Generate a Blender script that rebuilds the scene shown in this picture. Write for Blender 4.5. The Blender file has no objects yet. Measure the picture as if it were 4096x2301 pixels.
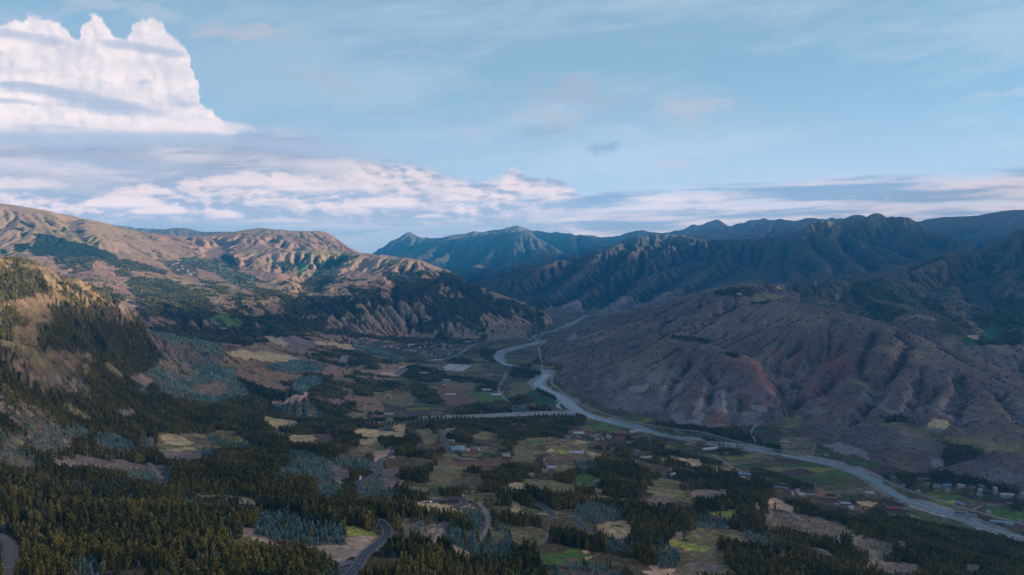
import bpy, math, random
import numpy as np
R_ = math.radians
scene = bpy.context.scene
# ---------------------------------------------------------------- camera
cam_d = bpy.data.cameras.new('camera'); cam = bpy.data.objects.new('camera', cam_d)
scene.collection.objects.link(cam); scene.camera = cam
cam_d.sensor_width = 36.0; cam_d.sensor_fit = 'HORIZONTAL'; cam_d.lens = 683.0/1024.0*36.0
cam_d.clip_start = 1.0; cam_d.clip_end = 120000.0
cam.location = (0, 0, 600.0)
cam.rotation_euler = (math.pi/2-math.atan((287.5-252.0)/683.0), 0, 0)
# ---------------------------------------------------------------- exposure and sampling
scene.render.engine = 'CYCLES'
vs = scene.view_settings; vs.view_transform = 'Standard'; vs.look = 'None'; vs.gamma = 1.0; vs.exposure = 1.1; vs.use_curve_mapping = False
cy = scene.cycles
cy.use_adaptive_sampling = True; cy.adaptive_threshold = .01
cy.use_denoising = True; cy.max_bounces = 4; cy.diffuse_bounces = 2; cy.glossy_bounces = 2; cy.transmission_bounces = 2; cy.volume_bounces = 1; cy.transparent_max_bounces = 6
cy.volume_max_steps = 64
try: cy.denoiser = 'OPENIMAGEDENOISE'
except Exception: pass
# ---------------------------------------------------------------- sun, low behind the right shoulder
SUN_EL, SUN_AZ = R_(10.0), R_(102.0)          # azimuth clockwise from the view direction
sd = (math.sin(SUN_AZ)*math.cos(SUN_EL), math.cos(SUN_AZ)*math.cos(SUN_EL), math.sin(SUN_EL))
sun_d = bpy.data.lights.new('sun', 'SUN'); sun_d.energy = 5.0; sun_d.angle = R_(0.5); sun_d.color = (1.0, .80, .62)
sun = bpy.data.objects.new('sun', sun_d); scene.collection.objects.link(sun)
from mathutils import Vector
sun.rotation_euler = Vector(sd).to_track_quat('Z', 'Y').to_euler()
BANK_Q = [-2500, 300, 1281, 2400, 3665, 5000, 6050, 7200, 7800, 8300, 8950, 9370, 9900, 10500, 10800, 11300, 11600, 13000, 16000]
BANK_H = [2850, 2850, 2960, 2990, 3010, 2990, 2960, 3000, 2950, 2880, 2850, 2900, 3300, 3250, 3120, 3150, 3600, 3800, 3300]  # top edge of the added shade bank, shaped for where sun falls
BANK_T = .40
HAZE = 4.1e-5; HAZE_COL = (.06, .48, 1.0)
EU_A, EU_B = (.045, .062, .016), (.25, .205, .042)
BG_A, BG_B = (.11, .21, .19), (.28, .42, .38)
SKY_GAIN = (.10, .115, .115); SKY_DUST = .6; SKY_OZ = 2.5
SKY_BACK = (1.0, .72, .42)
# ---------------------------------------------------------------- sky: Nishita air with procedural cloud decks mixed over it
world = bpy.data.worlds.new('World'); scene.world = world; world.use_nodes = True
wnt = world.node_tree; wnt.nodes.clear()
class E:                                       # small arithmetic over shader sockets
    def __init__(s, k): s.k = k
    def _b(op): return lambda a, b: mth(op, a, b)
    __add__ = _b('ADD'); __sub__ = _b('SUBTRACT'); __mul__ = _b('MULTIPLY'); __truediv__ = _b('DIVIDE')
    def __radd__(s, o): return mth('ADD', o, s)
    def __rmul__(s, o): return mth('MULTIPLY', o, s)
    def __rsub__(s, o): return mth('SUBTRACT', o, s)
def plug(sock, v):
    if isinstance(v, E): wnt.links.new(v.k, sock)
    else: sock.default_value = v
def mth(op, a, b=0., c=None, clamp=False):
    n = wnt.nodes.new('ShaderNodeMath'); n.operation = op; n.use_clamp = clamp; plug(n.inputs[0], a); plug(n.inputs[1], b)
    if c is not None: plug(n.inputs[2], c)
    return E(n.outputs[0])
def sstep(v, a, b, lo=0., hi=1.):
    n = wnt.nodes.new('ShaderNodeMapRange'); n.interpolation_type = 'SMOOTHSTEP'; plug(n.inputs[0], v)
    for i, q in enumerate((a, b, lo, hi)): plug(n.inputs[i+1], q)
    return E(n.outputs[0])
def xyz(x, y, z=0.):
    n = wnt.nodes.new('ShaderNodeCombineXYZ')
    for i, q in enumerate((x, y, z)): plug(n.inputs[i], q)
    return E(n.outputs[0])
def noise(v, scale, det=5., rough=.55, dist=0.):
    n = wnt.nodes.new('ShaderNodeTexNoise'); plug(n.inputs['Vector'], v); n.inputs['Scale'].default_value = scale; n.inputs['Detail'].default_value = det; n.inputs['Roughness'].default_value = rough; n.inputs['Distortion'].default_value = dist
    return E(n.outputs['Fac'])
def mixcol(a, b, f):
    n = wnt.nodes.new('ShaderNodeMix'); n.data_type = 'RGBA'; plug(n.inputs[0], f)
    for i, q in ((6, a), (7, b)):
        if isinstance(q, E): plug(n.inputs[i], q)
        else: n.inputs[i].default_value = (*q, 1)
    return E(n.outputs[2])
def curve(v, pts, lo, hi):                     # piecewise smooth function of the bearing
    x0, x1 = pts[0][0], pts[-1][0]; n = wnt.nodes.new('ShaderNodeFloatCurve'); c = n.mapping.curves[0]
    P = [((x-x0)/(x1-x0), (y-lo)/(hi-lo)) for x, y in pts]
    while len(c.points) < len(P): c.points.new(.5, .5)
    for k, q in zip(c.points, P): k.location = q; k.handle_type = 'AUTO_CLAMPED'
    n.mapping.update(); plug(n.inputs['Value'], mth('DIVIDE', v-x0, x1-x0, clamp=True)); return E(n.outputs[0])*(hi-lo)+lo
def disp(r, g, b):                             # wanted picture value -> light
    f = lambda c: (c/255/12.92 if c/255 <= .04045 else ((c/255+.055)/1.055)**2.4)/2**vs.exposure*1.14
    return (f(r), f(g), f(b))
tcn = wnt.nodes.new('ShaderNodeTexCoord'); sep = wnt.nodes.new('ShaderNodeSeparateXYZ'); wnt.links.new(tcn.outputs['Generated'], sep.inputs[0])
dx, dy, dz = (E(s) for s in sep.outputs)
ay = mth('MAXIMUM', mth('ABSOLUTE', dy), .2)
u = dx/ay*6.83; v = dz/ay*6.83                 # bearing and height in tenths of the view, 0 = straight ahead on the horizon
sk = wnt.nodes.new('ShaderNodeTexSky'); sk.sky_type = 'NISHITA'; sk.sun_disc = False; sk.sun_elevation = SUN_EL; sk.sun_rotation = SUN_AZ; sk.altitude = 3500; sk.air_density = 1.; sk.dust_density = SKY_DUST; sk.ozone_density = SKY_OZ
vm = wnt.nodes.new('ShaderNodeVectorMath'); vm.operation = 'MULTIPLY'; wnt.links.new(sk.outputs[0], vm.inputs[0]); vm.inputs[1].default_value = SKY_GAIN
C = E(vm.outputs[0])
# warped coordinates so nothing is straight
big = noise(xyz(u*.5, v*.9, 3.), 1., 5., .6)
uw = u+(big-.5)*.9; vw = v+(noise(xyz(u*.7+7., v*1.2, 9.), 1., 4., .55)-.5)*.35
front = sstep(dy, 0., .1)
vs_ = None
# high thin veil, stretched and tilted
veil = noise(xyz(uw*.22+v*.30, vw*1.3-u*.22, 1.), 1.25, 6., .62)
va = sstep(veil, .42, .64)*sstep(u+v*.6, -3.2, 1.5, .35, 1.)
BASE = C
C = mixcol(C, disp(136, 166, 188), .84); C = mixcol(C, disp(170, 188, 206), va*.62)
low = sstep(v, 1.9, .25); C = mixcol(C, disp(178, 188, 212), low*.75*sstep(u, -1.5, 2.5, .5, 1.))
# small pinkish scraps
def scrap(cx, cy, rx, ry, amt, sc=2.6, tilt=0., col=(166, 172, 188)):
    global C
    X = (512-cx)/100.; Y = (252-cy)/100.
    a = (u+X)/(rx/100.); b = (v-Y+(u+X)*tilt)/(ry/100.)
    d = 1.-mth('SQRT', a*a+b*b)
    n = noise(xyz(uw*1.0+cx*.1, vw*1.9+cy*.3, 5.), sc, 4., .62)
    C = mixcol(C, disp(*col), sstep(d*.9+(n-.5)*2.4, .08, .75)*min(1., amt*1.25))
SCR = [(578,95,62,24,.75,2.6,.1,(152,165,184)),(555,120,45,18,.6,2.8,0,(164,172,188)),(690,112,60,22,.7,3.2,0,(168,175,190)),(540,133,50,10,.55,2.4,0,(140,160,185)),(607,149,26,8,.7,3,0,(132,158,185)),(238,38,62,18,.65,2.6,.12,(172,176,190)),(330,82,85,20,.5,2.2,.25,(158,172,190)),(125,10,90,16,.5,2.4,.1,(170,182,196)),(300,42,30,16,.3,3,0,(170,178,192)),(665,167,34,7,.55,2.6,0,(180,180,198)),(470,137,40,9,.35,2.6,0,(170,176,194)),(1000,95,70,8,.4,2.2,-.05,(178,184,200)),(30,25,60,18,.4,2.2,0,(165,180,198))]
BASEV = C
for q in SCR:
    if q[1] < 125 and q[0] > 235: scrap(*q)
Z_UP = C; C = BASEV
for q in SCR:
    if q[0] < 620: scrap(*q)
# the great towering cumulus at upper left
def billow(x, y, sc):
    n = wnt.nodes.new('ShaderNodeTexVoronoi'); n.feature = 'SMOOTH_F1'; n.inputs['Scale'].default_value = sc; n.inputs['Smoothness'].default_value = .35; n.inputs['Detail'].default_value = 2.; n.inputs['Roughness'].default_value = .5; plug(n.inputs['Vector'], xyz(x, y, 2.)); return E(n.outputs['Distance'])
fine = noise(xyz(u, v, 21.), 6.5, 5., .6); wob = (noise(xyz(u, v, 15.), 2.2, 3., .5)-.5)*.35
bi = billow(u+wob, v+wob, 5.2)
top = curve(u+(fine-.5)*.16+(noise(xyz(u, v, 36.), 4., 2., .5)-.5)*.16, [(-9,2.0),(-6.5,1.95),(-5.120,2.210),(-5.000,2.240),(-4.830,2.270),(-4.740,2.330),(-4.620,2.300),(-4.460,2.230),(-4.340,2.150),(-4.270,2.090),(-4.240,2.170),(-4.190,2.260),(-4.120,2.320),(-4.060,2.310),(-4.000,2.250),(-3.920,2.180),(-3.830,2.110),(-3.760,2.140),(-3.720,2.210),(-3.650,2.260),(-3.560,2.275),(-3.470,2.260),(-3.400,2.210),(-3.330,2.130),(-3.230,2.060),(-3.170,2.000),(-3.135,1.920),(-3.120,1.800),(-3.110,1.680),(-3.070,1.540),(-3.030,1.440),(-2.940,1.380),(-2.860,1.300),(-2.75,1.150),(-2.5,.700),(-1.5,.5)], 0., 3.)
ed = top-v+(fine-.5)*.19+(noise(xyz(u, v, 33.), 3.2, 3., .5)-.5)*.12+(noise(xyz(u, v, 31.), 15., 4., .6)-.5)*.06
cum = sstep(ed, -.012, .045)*sstep(v+(fine-.5)*.1, .98, 1.30)
sh_s = noise(xyz(u, v*1.5, 12.), 1.9, 5., .55); lit = billow(u+wob-.05, v+wob-.04, 5.2)-bi
cc = mixcol(disp(233, 222, 224), disp(192, 192, 206), mth('ADD', lit*.9+(bi-.45)*.35+(big-.5)*1.5+(sh_s-.48)*2.2, sstep(ed, .2, 1.1, .05, .18), clamp=True))
C = mixcol(C, cc, cum)
# layered deck under it, sliding right towards the horizon
dtop = curve(u, [(-9,1.26),(-5.12,1.24),(-4.2,1.20),(-3.2,1.18),(-2.6,1.24),(-2.0,1.15),(-1.5,1.02),(-1.1,.93),(-.7,.80),(-.3,.62),(.2,.55),(.6,.45),(1.1,.3),(9,.3)], 0., 3.)
st = noise(xyz(uw*.42, vw*3.2, 51.), 1., 5., .58); st2 = noise(xyz(uw*.5+4., vw*5.5, 61.), 1.3, 4., .6)
de = sstep(dtop-v+(st-.5)*.45, -.16, .26)
dc = mixcol(disp(150, 155, 175), disp(206, 195, 200), sstep(st, .43, .66)); dc = mixcol(dc, disp(128, 139, 163), sstep(st2, .50, .66)*.75)
C = mixcol(C, dc, de*.95)
for (cx, cy, rx, ry, k, tl) in [(215,128,52,8,.6,.08),(150,131,90,7,.55,.02)]:
    X = (512-cx)/100.; Y = (252-cy)/100.; a = (u+X)/(rx/100.); b = (v-Y+(u+X)*tl+(fine-.5)*.10)/(ry/100.)
    C = mixcol(C, disp(226, 216, 222), sstep(1.-(a*a+b*b)+(st2-.5)*1.2+(fine-.5)*1.2, -.1, 1.)*k)
# dark bars crossing the cumulus
for (cx, cy, rx, ry, k, tl) in [(20,38,60,7,.75,.18),(150,52,48,6,.85,.14),(62,96,105,8,.95,.16),(110,110,75,7,.8,.14),(15,103,45,4,.8,.1),(183,103,20,7,.85,.15),(150,84,8,4,.5,0),(60,129,60,4,.7,.05),(40,140,120,10,.9,.02),(170,139,110,9,.8,.04),(330,152,90,9,.6,.10),(90,165,120,10,.5,.02)]:
    X = (512-cx)/100.; Y = (252-cy)/100.; a = (u+X)/(rx/100.); b = (v-Y+(u+X)*tl+(fine-.5)*.05)/(ry/100.)
    C = mixcol(C, disp(163, 174, 198), sstep(1.-(a*a+b*b)+(st2-.5)*2.4+(fine-.5)*1.0, -.1, 1.2)*k)
# heaped clouds over the horizon
htop = curve(u+(fine-.5)*.12, [(-9,.75),(-5.12,.70),(-4.5,.55),(-4.1,.60),(-3.4,.72),(-3.0,.80),(-2.5,.76),(-1.8,.80),(-1.3,.86),(-1.1,.88),(-.85,.84),(-.6,.76),(-.35,.72),(-.12,.76),(0.03,.86),(.12,.76),(.4,.73),(.6,.66),(.75,.56),(1.2,.5),(9,.45)], 0., 3.)
hn = noise(xyz(u*.9, v*2.3, 71.), 2.3, 5., .6); he = htop-v+(fine-.5)*.10+(hn-.5)*.34
ha = sstep(he, -.02, .07)*sstep(v, .16, .42)*sstep(u, 1.3, .5)
hl = (noise(xyz(u*.9+.06, v*2.3+.09, 71.), 2.3, 5., .6)-hn)*-7.+.34
hc = mixcol(disp(214, 199, 201), disp(148, 155, 177), mth('ADD', hl, sstep(v, .62, .30, 0., .45), clamp=True))
C = mixcol(C, hc, ha*sstep(hn, .34, .50, .55, 1.))
for (cx, cy, rx, ry, k) in [(125,207,48,14,1.),(165,213,40,9,.9),(225,218,26,8,.9),(275,222,40,5,.6),(395,207,50,12,.8),(430,217,22,5,.7),(455,201,26,10,.8),(250,185,60,16,.8),(330,190,80,14,.6),(20,188,60,12,.6)]:
    X = (512-cx)/100.; Y = (252-cy)/100.; a = (u+X)/(rx/100.); b = (v-Y+(fine-.5)*.06)/(ry/100.); b = mth('MULTIPLY', b, sstep(b, -.1, .1, 1.9, 1.))
    C = mixcol(C, mixcol(disp(218, 204, 207), disp(158, 166, 188), sstep(b, .2, -.45)), sstep(1.-(a*a+b*b)+(hn-.5)*2.6+(fine-.5)*1.2, .15, .7)*k)
# slate bars and pale gaps low on the right
rtop = curve(u, [(-9,.2),(-1.,.25),(.4,.55),(.9,.62),(1.6,.66),(2.3,.70),(2.8,.74),(3.3,.80),(4.0,.80),(4.6,.80),(5.12,.84),(9,.9)], 0., 3.)
rn = noise(xyz(uw*.55-v*.4, v*6.0-u*.22, 81.), 1., 5., .6); rn2 = noise(xyz(uw*.8, v*4.2-u*.1, 91.), 1.3, 5., .62)
re = sstep(rtop-v+(rn-.5)*.30, -.03, .12)*sstep(u, -.6, .9)
rc = mixcol(disp(196, 187, 196), disp(124, 142, 170), sstep(rn, .42, .60)); rc = mixcol(rc, disp(210, 197, 204), sstep(rn2, .56, .70)*.8)
C = mixcol(C, rc, re*.9*sstep(rn2+rn, .70, .95, .35, 1.))
# rain grey and distance blue just over the skyline
C = mixcol(C, disp(128, 152, 182), sstep(v+(rn2-.5)*.15, .42, .16)*sstep(u, 1.2, -.8)*.75)
Z_LEFT = C; C = BASEV
for q in SCR:
    if q[0] > 550 and q[1] > 60: scrap(*q)
C = mixcol(C, rc, re*.9*sstep(rn2+rn, .70, .95, .35, 1.))
Z_RIGHT = C

L_ = mth('MINIMUM', mth('DIVIDE', 17000., ay), mth('DIVIDE', 1150., mth('MAXIMUM', dz, .02))); TAU = L_*HAZE
def beyond(c):                                 # light the air between takes away, given back to the clouds behind it
    n = wnt.nodes.new('ShaderNodeVectorMath'); n.operation = 'MULTIPLY'; wnt.links.new(c.k, n.inputs[0])
    g = mth('EXPONENT', TAU)-1.; wnt.links.new(xyz(g*SKY_BACK[0]+1., g*SKY_BACK[1]+1., g*SKY_BACK[2]+1.).k, n.inputs[1]); return E(n.outputs[0])
def bgnode(c):
    n = wnt.nodes.new('ShaderNodeBackground'); wnt.links.new(c.k, n.inputs[0]); n.inputs[1].default_value = 1.; return n
def pick(f, a, b):
    n = wnt.nodes.new('ShaderNodeMixShader'); plug(n.inputs[0], f); wnt.links.new(a.outputs[0], n.inputs[1]); wnt.links.new(b.outputs[0], n.inputs[2]); return n
gt = lambda a, b: mth('GREATER_THAN', a, b)
up = gt(u, -2.6)*gt(v, 1.45); rt = gt(u, 1.35)
inner = pick(up, pick(rt, bgnode(beyond(Z_LEFT)), bgnode(beyond(Z_RIGHT))), bgnode(beyond(Z_UP)))
seen = gt(dy, .2)*gt(v, -.12)*gt(3.6, v)
outer = bgnode(mixcol(E(vm.outputs[0]), disp(186, 176, 170), .38))
fin = pick(seen, outer, inner)
wo = wnt.nodes.new('ShaderNodeOutputWorld'); wnt.links.new(fin.outputs[0], wo.inputs[0])
try: world.cycles.sampling_method = 'MANUAL'; world.cycles.sample_map_resolution = 512
except Exception: pass
# ---------------------------------------------------------------- heightfield
HC = 600.0                                    # camera height above the valley floor, metres
FPX = 683.0; CX0, CY0 = 512.0, 287.5
PITCH = math.atan((287.5-252.0)/FPX)
CP, SP = math.cos(PITCH), math.sin(PITCH)
def ray(px, py):
    a = (px-CX0)/FPX; b = (CY0-py)/FPX
    return a, CP+b*SP, -SP+b*CP
def at_d(px, py, d):                          # picture point at depth d -> world
    x, y, z = ray(px, py); s = d/y
    return x*s, y*s, HC+z*s
def on_floor(px, py, z=0.0):
    x, y, zz = ray(px, py); s = (z-HC)/zz
    return x*s, y*s, z
ctrl = []; behind = []; crests = []                        # (theta, ln r, z)
def add_pt(p):
    t = math.atan2(p[0], p[1]); r = math.hypot(p[0], p[1]); ctrl.append((t, math.log(r), p[2]))
    return t, r, p[2]
def line(pts, back=0.0, step=12.0, bd=1.10):
    out = []
    for (a, b) in zip(pts, pts[1:]):
        n = max(1, int(round(math.hypot(a[0]-b[0], a[1]-b[1])/step)))
        for k in range(n):
            u = k/n; out.append(tuple(a[i]*(1-u)+b[i]*u for i in range(3)))
    out.append(pts[-1])
    for q in out:
        t, r, z = add_pt(at_d(*q))
        if back: crests.append((t, math.log(r), z))
        if back: behind.append((t, math.log(r*bd), z-back*r))
def pts(rows):
    for q in rows: add_pt(at_d(*q))
def floor_pts(rows):
    for q in rows: add_pt(on_floor(q[0], q[1], q[2] if len(q) > 2 else 4.0))
# far left skyline and the hills behind it
line([(-90,190,5600),(-40,196,5800),(0,203,6000),(30,208,6200),(60,214.5,6400),(90,221,6600),(117,229,6800),(139,233.5,7000),(159,236.5,7200)], .02)
line([(148,236,11500),(165,231,11500),(181,228,11500),(195,229.5,11500),(209,233,11500),(235,231.5,11500)], .03)
line([(185,236.5,8000),(215,236.8,8000),(235,234,8300),(256,228.5,8500),(270,229,8300),(286,230,8000),(296,233,7800),(304,237.5,7600),(316,243.5,7400)], .03)
line([(303,238,9700),(309,235,9700),(316,239.5,9700)], .04, 6)
line([(317,244,8400),(323,239,8350),(329,234,8300),(333,234.6,8300),(342,240,8200),(351.5,247,8000),(360,252.5,7900)], .05, 6)
line([(100,227,14500),(109,225,14500),(120,228,14500),(131,226,14500),(145,229,14400),(170,230,14200)], .02)
line([(338,255,6800),(352,253.3,6700),(365,253,6600),(395,256,6400),(425,262,6200),(450,270,6000),(470,282,5800),(485,290,5600),(512,298.5,5500),(530,304.5,5400),(544,310,5350),(554,318,5250),(561,325,5150)], .03)
pts([(-60,235,5200),(30,230,5400),(100,240,5500),(170,248,6200),(240,245,6800),(300,250,6400),(20,255,4700),(100,265,4700),(180,270,5300),(260,268,5700),(320,270,5900),(380,272,5800),(430,280,5600),
 (110,285,4000),(180,292,4400),(250,292,4700),(320,292,5000),(390,292,5100),(450,300,5200),(500,310,5100),(150,315,3400),(200,315,3700),(260,315,4000),(320,315,4300),(380,315,4700),(440,322,4800),(500,325,4850),(535,328,4850),
 (175,332,3000),(230,335,3300),(290,335,3700),(340,335,4250),(-60,255,4600),(0,250,4800)])
floor_pts([(400,338,8),(460,341),(520,341),(552,335),(360,346,14),(400,350),(440,350),(480,350),(520,350),(430,370),(460,365),(500,372),(440,385),(480,385),(530,376),(460,400),(500,405),(550,400),(580,414),(480,412),(540,412),
 (420,415,12),(360,417,18),(300,418,26),(282,418,30),(640,438),(700,456),(760,475),(800,481),(850,495),(900,515),(950,528),(760,462),(820,476),(880,490),(940,510),(1000,536),(612,413),(650,426),(700,437.5),(760,448),(820,457),(880,472),(940,493),(1000,512),(1024,520),(1060,530),(1060,560),
 (575,322),(560,327),(590,317),(540,345),(548,356),(576,394),(520,360),(500,390),(1100,545)])
# big hill across the tributary and the shoulder behind the front spurs
line([(-80,240,1500),(0,256.5,1700),(25,262,1780),(50,270,1850),(75,284,1900),(100,297.5,1960),(121,310,2050),(139,322,2150),(154,332,2260),(165,339,2380),(185,341,2600),(210,345,2750),(235,350,2950)], .045, 10, 1.18)
pts([(150,350,2150),(130,350,1950),(160,362,2300),(200,370,2450),(170,385,2150),(210,398,2120),(240,385,2400),(255,400,2250),(290,382,2700),(310,395,2450),(300,405,2350),(340,398,2550),(275,412,2200),(260,355,3050),(275,358,3100),(300,352,3350),(330,358,3300),(350,355,3450),
 (385,362,3500),(405,372,3370),(330,372,3050),(370,377,3120),(360,386,2850),(345,395,2650),(385,384,2950),(410,389,2900),(432,398,2790),(400,402,2700),(150,372,1950),(115,352,1750),(90,335,1700),(60,310,1620),(110,325,1850),(80,300,1850),(40,290,1600),(0,285,1480)])
line([(-60,330,1050),(0,338,1150),(40,345,1300),(89,355,1480),(127,379,1620),(152,394,1720),(185,402,1820),(209,407.5,1900),(244,413,2000),(278,417,2120)], .02, 12, 1.06)
pts([(0,310,1300),(0,375,1000),(60,390,1180),(0,400,900),(0,450,760),(0,500,600),(0,575,430),(-60,450,700),(-60,575,410),(150,575,450),(256,575,470),(400,575,520),(512,575,620),(640,575,680),(768,575,750),(900,575,850),(1024,575,1000),
 (60,540,560),(200,540,600),(330,540,640),(450,540,700),(600,540,800),(750,540,900),(900,540,1050),(1024,548,1300),(0,510,640),(120,510,720),(250,510,760),(380,510,800),(500,510,900),(620,510,950),(740,510,1080),(860,510,1330),(945,522,1500),
 (0,480,700),(120,480,850),(250,480,950),(360,480,1000),(480,480,1120),(620,480,1230),(700,480,1360),(760,485,1460),(830,492,1650),(80,460,950),(200,460,1100),(330,460,1200),(430,460,1300),(550,460,1450),(640,458,1520),(700,465,1600),(760,472,1780),
 (80,440,1150),(180,440,1350),(280,440,1450),(380,440,1600),(470,440,1700),(560,440,1900),(620,442,2050),(150,422,1550),(250,425,1700),(340,425,1850),(400,425,1950),(480,424,2150),(550,424,2300),(400,560,560),(330,557,600)])
# the broad brown hill right of the river
line([(600,318,4900),(620,311,4700),(650,305,4600),(675,299,4500),(700,291,4400),(730,285.5,4350),(745,283,4300),(765,285,4400),(790,286,4800),(815,286.5,4900)], .03)
line([(755,301.5,3700),(768,299.5,3600),(811,303.5,3450),(838,310,3300),(877,320,3100),(907,329,2950),(937,343,2800),(972,355,2650),(1024,376,2450),(1080,398,2250)], .03, 12, 1.1)
line([(645,345,3150),(655,341,3150),(670,339.5,3100),(690,341.5,3000),(715,345,2900),(735,352,2800),(755,365,2650),(770,385,2500),(783,402,2380)], .02, 10, 1.06)
pts([(800,330,3000),(850,350,2700),(900,365,2500),(960,385,2300),(1010,400,2150),(640,370,2850),(680,370,2750),(720,380,2600),(745,402,2400),(625,392,2600),(680,402,2430),(705,422,2250),(640,418,2420),(750,434,2240),(820,400,2350),(860,415,2170),(900,420,2060),(880,445,1960),
 (940,420,2000),(905,452,1900),(960,450,1850),(1000,430,1930),(1024,440,1850),(1000,468,1690),(950,472,1745),(1018,490,1610),(640,325,4000),(600,335,3900),(600,347,3600),(620,350,3350),(600,372,2950),(600,390,2790),(575,350,3800),(588,360,3350),(580,372,3180),(700,320,3800),(740,325,3500),(690,330,3500),(720,310,4000),(755,292,4200),
 (775,365,2750),(800,374,2700),(790,395,2500),(830,362,2800),(787,412,2370),(1080,450,1750),(810,355,2850)])
# hills right, behind it
line([(820,286.5,4900),(848,276.6,4800),(870,273,4750),(895,270.6,4700),(907,270,4700),(920,264,4850),(942,254.7,5000),(967,250.7,5000),(997,242,5200),(1024,230,5300),(1090,205,5500)], .03)
pts([(870,290,4300),(900,300,4000),(880,313,3650),(920,323,3400),(950,338,3200),(1000,352,3050),(1024,362,2950),(960,310,3850),(1000,300,4200),(1024,290,4300),(950,280,4500),(1000,265,4800),(1024,322,3600),(930,300,4100),(980,325,3500),(1090,330,3300),(1090,280,4300),(800,292,4300)])
# blue range
line([(475,284,7600),(495,279,7800),(512,274,8000),(535,267,8200),(552,262,8400),(568,258.7,8600),(582,253,8800),(596.6,247.8,9000),(609.5,248.8,9000),(615,244,9000),(621.5,240.8,9000),(631,236.6,9000),(656,234.3,9000),(681,234.8,9000),(706,239.8,8900),(731,239.8,8800),(751,239.3,8700),(768,238,8600),(785,234,8500),(802,230,8400),(811,223.5,8350),(828,220.7,8300),(842,226.6,8300),(855,226,8300),(871,221,8300),(877.5,212.8,8600),(892,216.4,8500),(907,217,8400),(915,218.3,8400),(923,225,8300),(947,236,8100),(967,247,7900),(990,256,7700)], .03, 9)
line([(846,220.3,9500),(857.5,216,9500),(868,215.5,9500)], .03)
pts([(560,290,7300),(560,308,6500),(600,300,6900),(600,275,7900),(640,300,6700),(650,280,7400),(700,270,7800),(740,260,8000),(760,275,7200),(800,250,7700),(850,250,7500),(800,272,6700),(880,250,7300),(920,255,7400),(920,240,7800),(850,237,7950),(700,255,8200),(650,258,8100),(860,265,6700),(700,288,6800)])
line([(373,253,13200),(390,242.8,13500),(400,237,13800),(409,231.3,13800),(417,235,13800),(425,237.8,13800),(442,238.3,13800)], .03, 8)
line([(425,249,12600),(437,243,12500),(450,237.5,12500),(462,239,12500),(475,234.5,12500),(490,237,12400),(505,235,12000),(520,233,11700),(531,232,11500),(542,239,11300),(552,245,11200),(562,250,11000),(576,254.5,10800)], .03, 8)
line([(474,231.8,13800),(490,232,13800),(500,229,13900),(512,227,13900),(520,226.6,13900),(529,228.4,13800),(540,230,13600),(552,232,13400),(562,233,13200),(572,234.3,13000),(583.6,240,12800),(595,245.5,12500)], .03, 8)
pts([(400,256,11500),(430,258,10700),(450,264,9900),(480,271,9300),(500,262,10200),(530,252,10500),(520,266,9600),(470,252,11200)])
line([(577.7,234.3,14600),(588.6,234.3,14600),(596.6,235.8,14600),(613.5,239.3,14500),(620,238,14400),(627,233.8,14400),(639,231.6,14300),(655,233.5,14300),(671,233,14300),(685,229,14300),(693,223.7,14300),(698,226,14300),(707,223.7,14300),(713,222.4,14300),(719,220.8,14300),(726,222.4,14300),(732,226.9,14300),(739,225.9,14300),(749,218.8,14300),(755,221.4,14300),(766,217.5,14300),(778,221.4,14300),(795,221.5,14600),(810,220,14600),(828,219.4,14600),(842,219.4,14600)], .03, 8)
line([(715,228,14000),(722,236,13000),(728,242,12400)], 0, 8)
line([(905,224,12000),(921,221.4,12000),(937,218.9,12000),(957,217,12000),(972,218,12000),(1000,214.6,12000),(1024,216,12000),(1100,212,12000)], .03)
pts([(960,233,10500),(1000,238,9500),(1024,245,8500),(1080,235,8500)])
for t_, r_, z_ in [(-.42,9500,420),(-.22,10500,300),(-.21,13000,260),(-.35,9900,380),(-.27,11000,300),(-.5,9000,500),(-.1,10300,250),(0,12900,500),(.1,10800,450),(.25,11500,500),(.4,11000,600),(.5,10300,500),(.6,7800,400),(.13,13500,500),(-.05,7000,150),(-.13,7600,250),(.04,9300,250),
                   (0,5800,10),(-.03,6600,60),(.25,5600,200),(.38,5800,260),(.5,6300,300),(.55,6300,350),(.3,3950,230),
                   (-.62,3300,430),(-.55,2900,330),(-.5,2750,270),(-.45,2700,250),(-.66,2500,480),(-.75,2600,470)]:
    ctrl.append((t_, math.log(r_/math.cos(t_)), float(z_)))
for t_ in np.linspace(-1.0, 1.0, 11):
    ctrl.append((t_, math.log(24000.), 0.))
for t_, z1, z0 in [(-.9,440,460),(-.6,425,450),(-.3,400,440),(0,350,420),(.3,300,390),(.6,250,360),(.9,180,330)]:
    ctrl.append((t_, math.log(330.), z1)); ctrl.append((t_, math.log(170.), z0))
for (t_, l_, z_) in list(ctrl):
    if t_ < -.60 and t_ > -.68 and l_ < 9.3: ctrl += [(-.85, l_, z_*1.02), (-1.05, l_, z_*1.02)]
    if t_ > .60 and t_ < .68 and l_ < 9.5: ctrl += [(.85, l_, z_+40), (1.05, l_, z_+80)]
ctrl = np.array(ctrl)
behind = np.array([q for q in behind if np.min(np.hypot(ctrl[:, 0]-q[0], ctrl[:, 1]-q[1])) > .035])
ctrl = np.concatenate([ctrl, behind])
_o = np.lexsort((ctrl[:, 1], ctrl[:, 0])); ctrl = ctrl[_o]
_keep = np.ones(len(ctrl), bool)
for i in range(len(ctrl)):
    if _keep[i]:
        dd = np.hypot(ctrl[i+1:, 0]-ctrl[i, 0], ctrl[i+1:, 1]-ctrl[i, 1]); _keep[i+1:][dd < .004] = False
ctrl = ctrl[_keep]
EPS = .012
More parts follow.
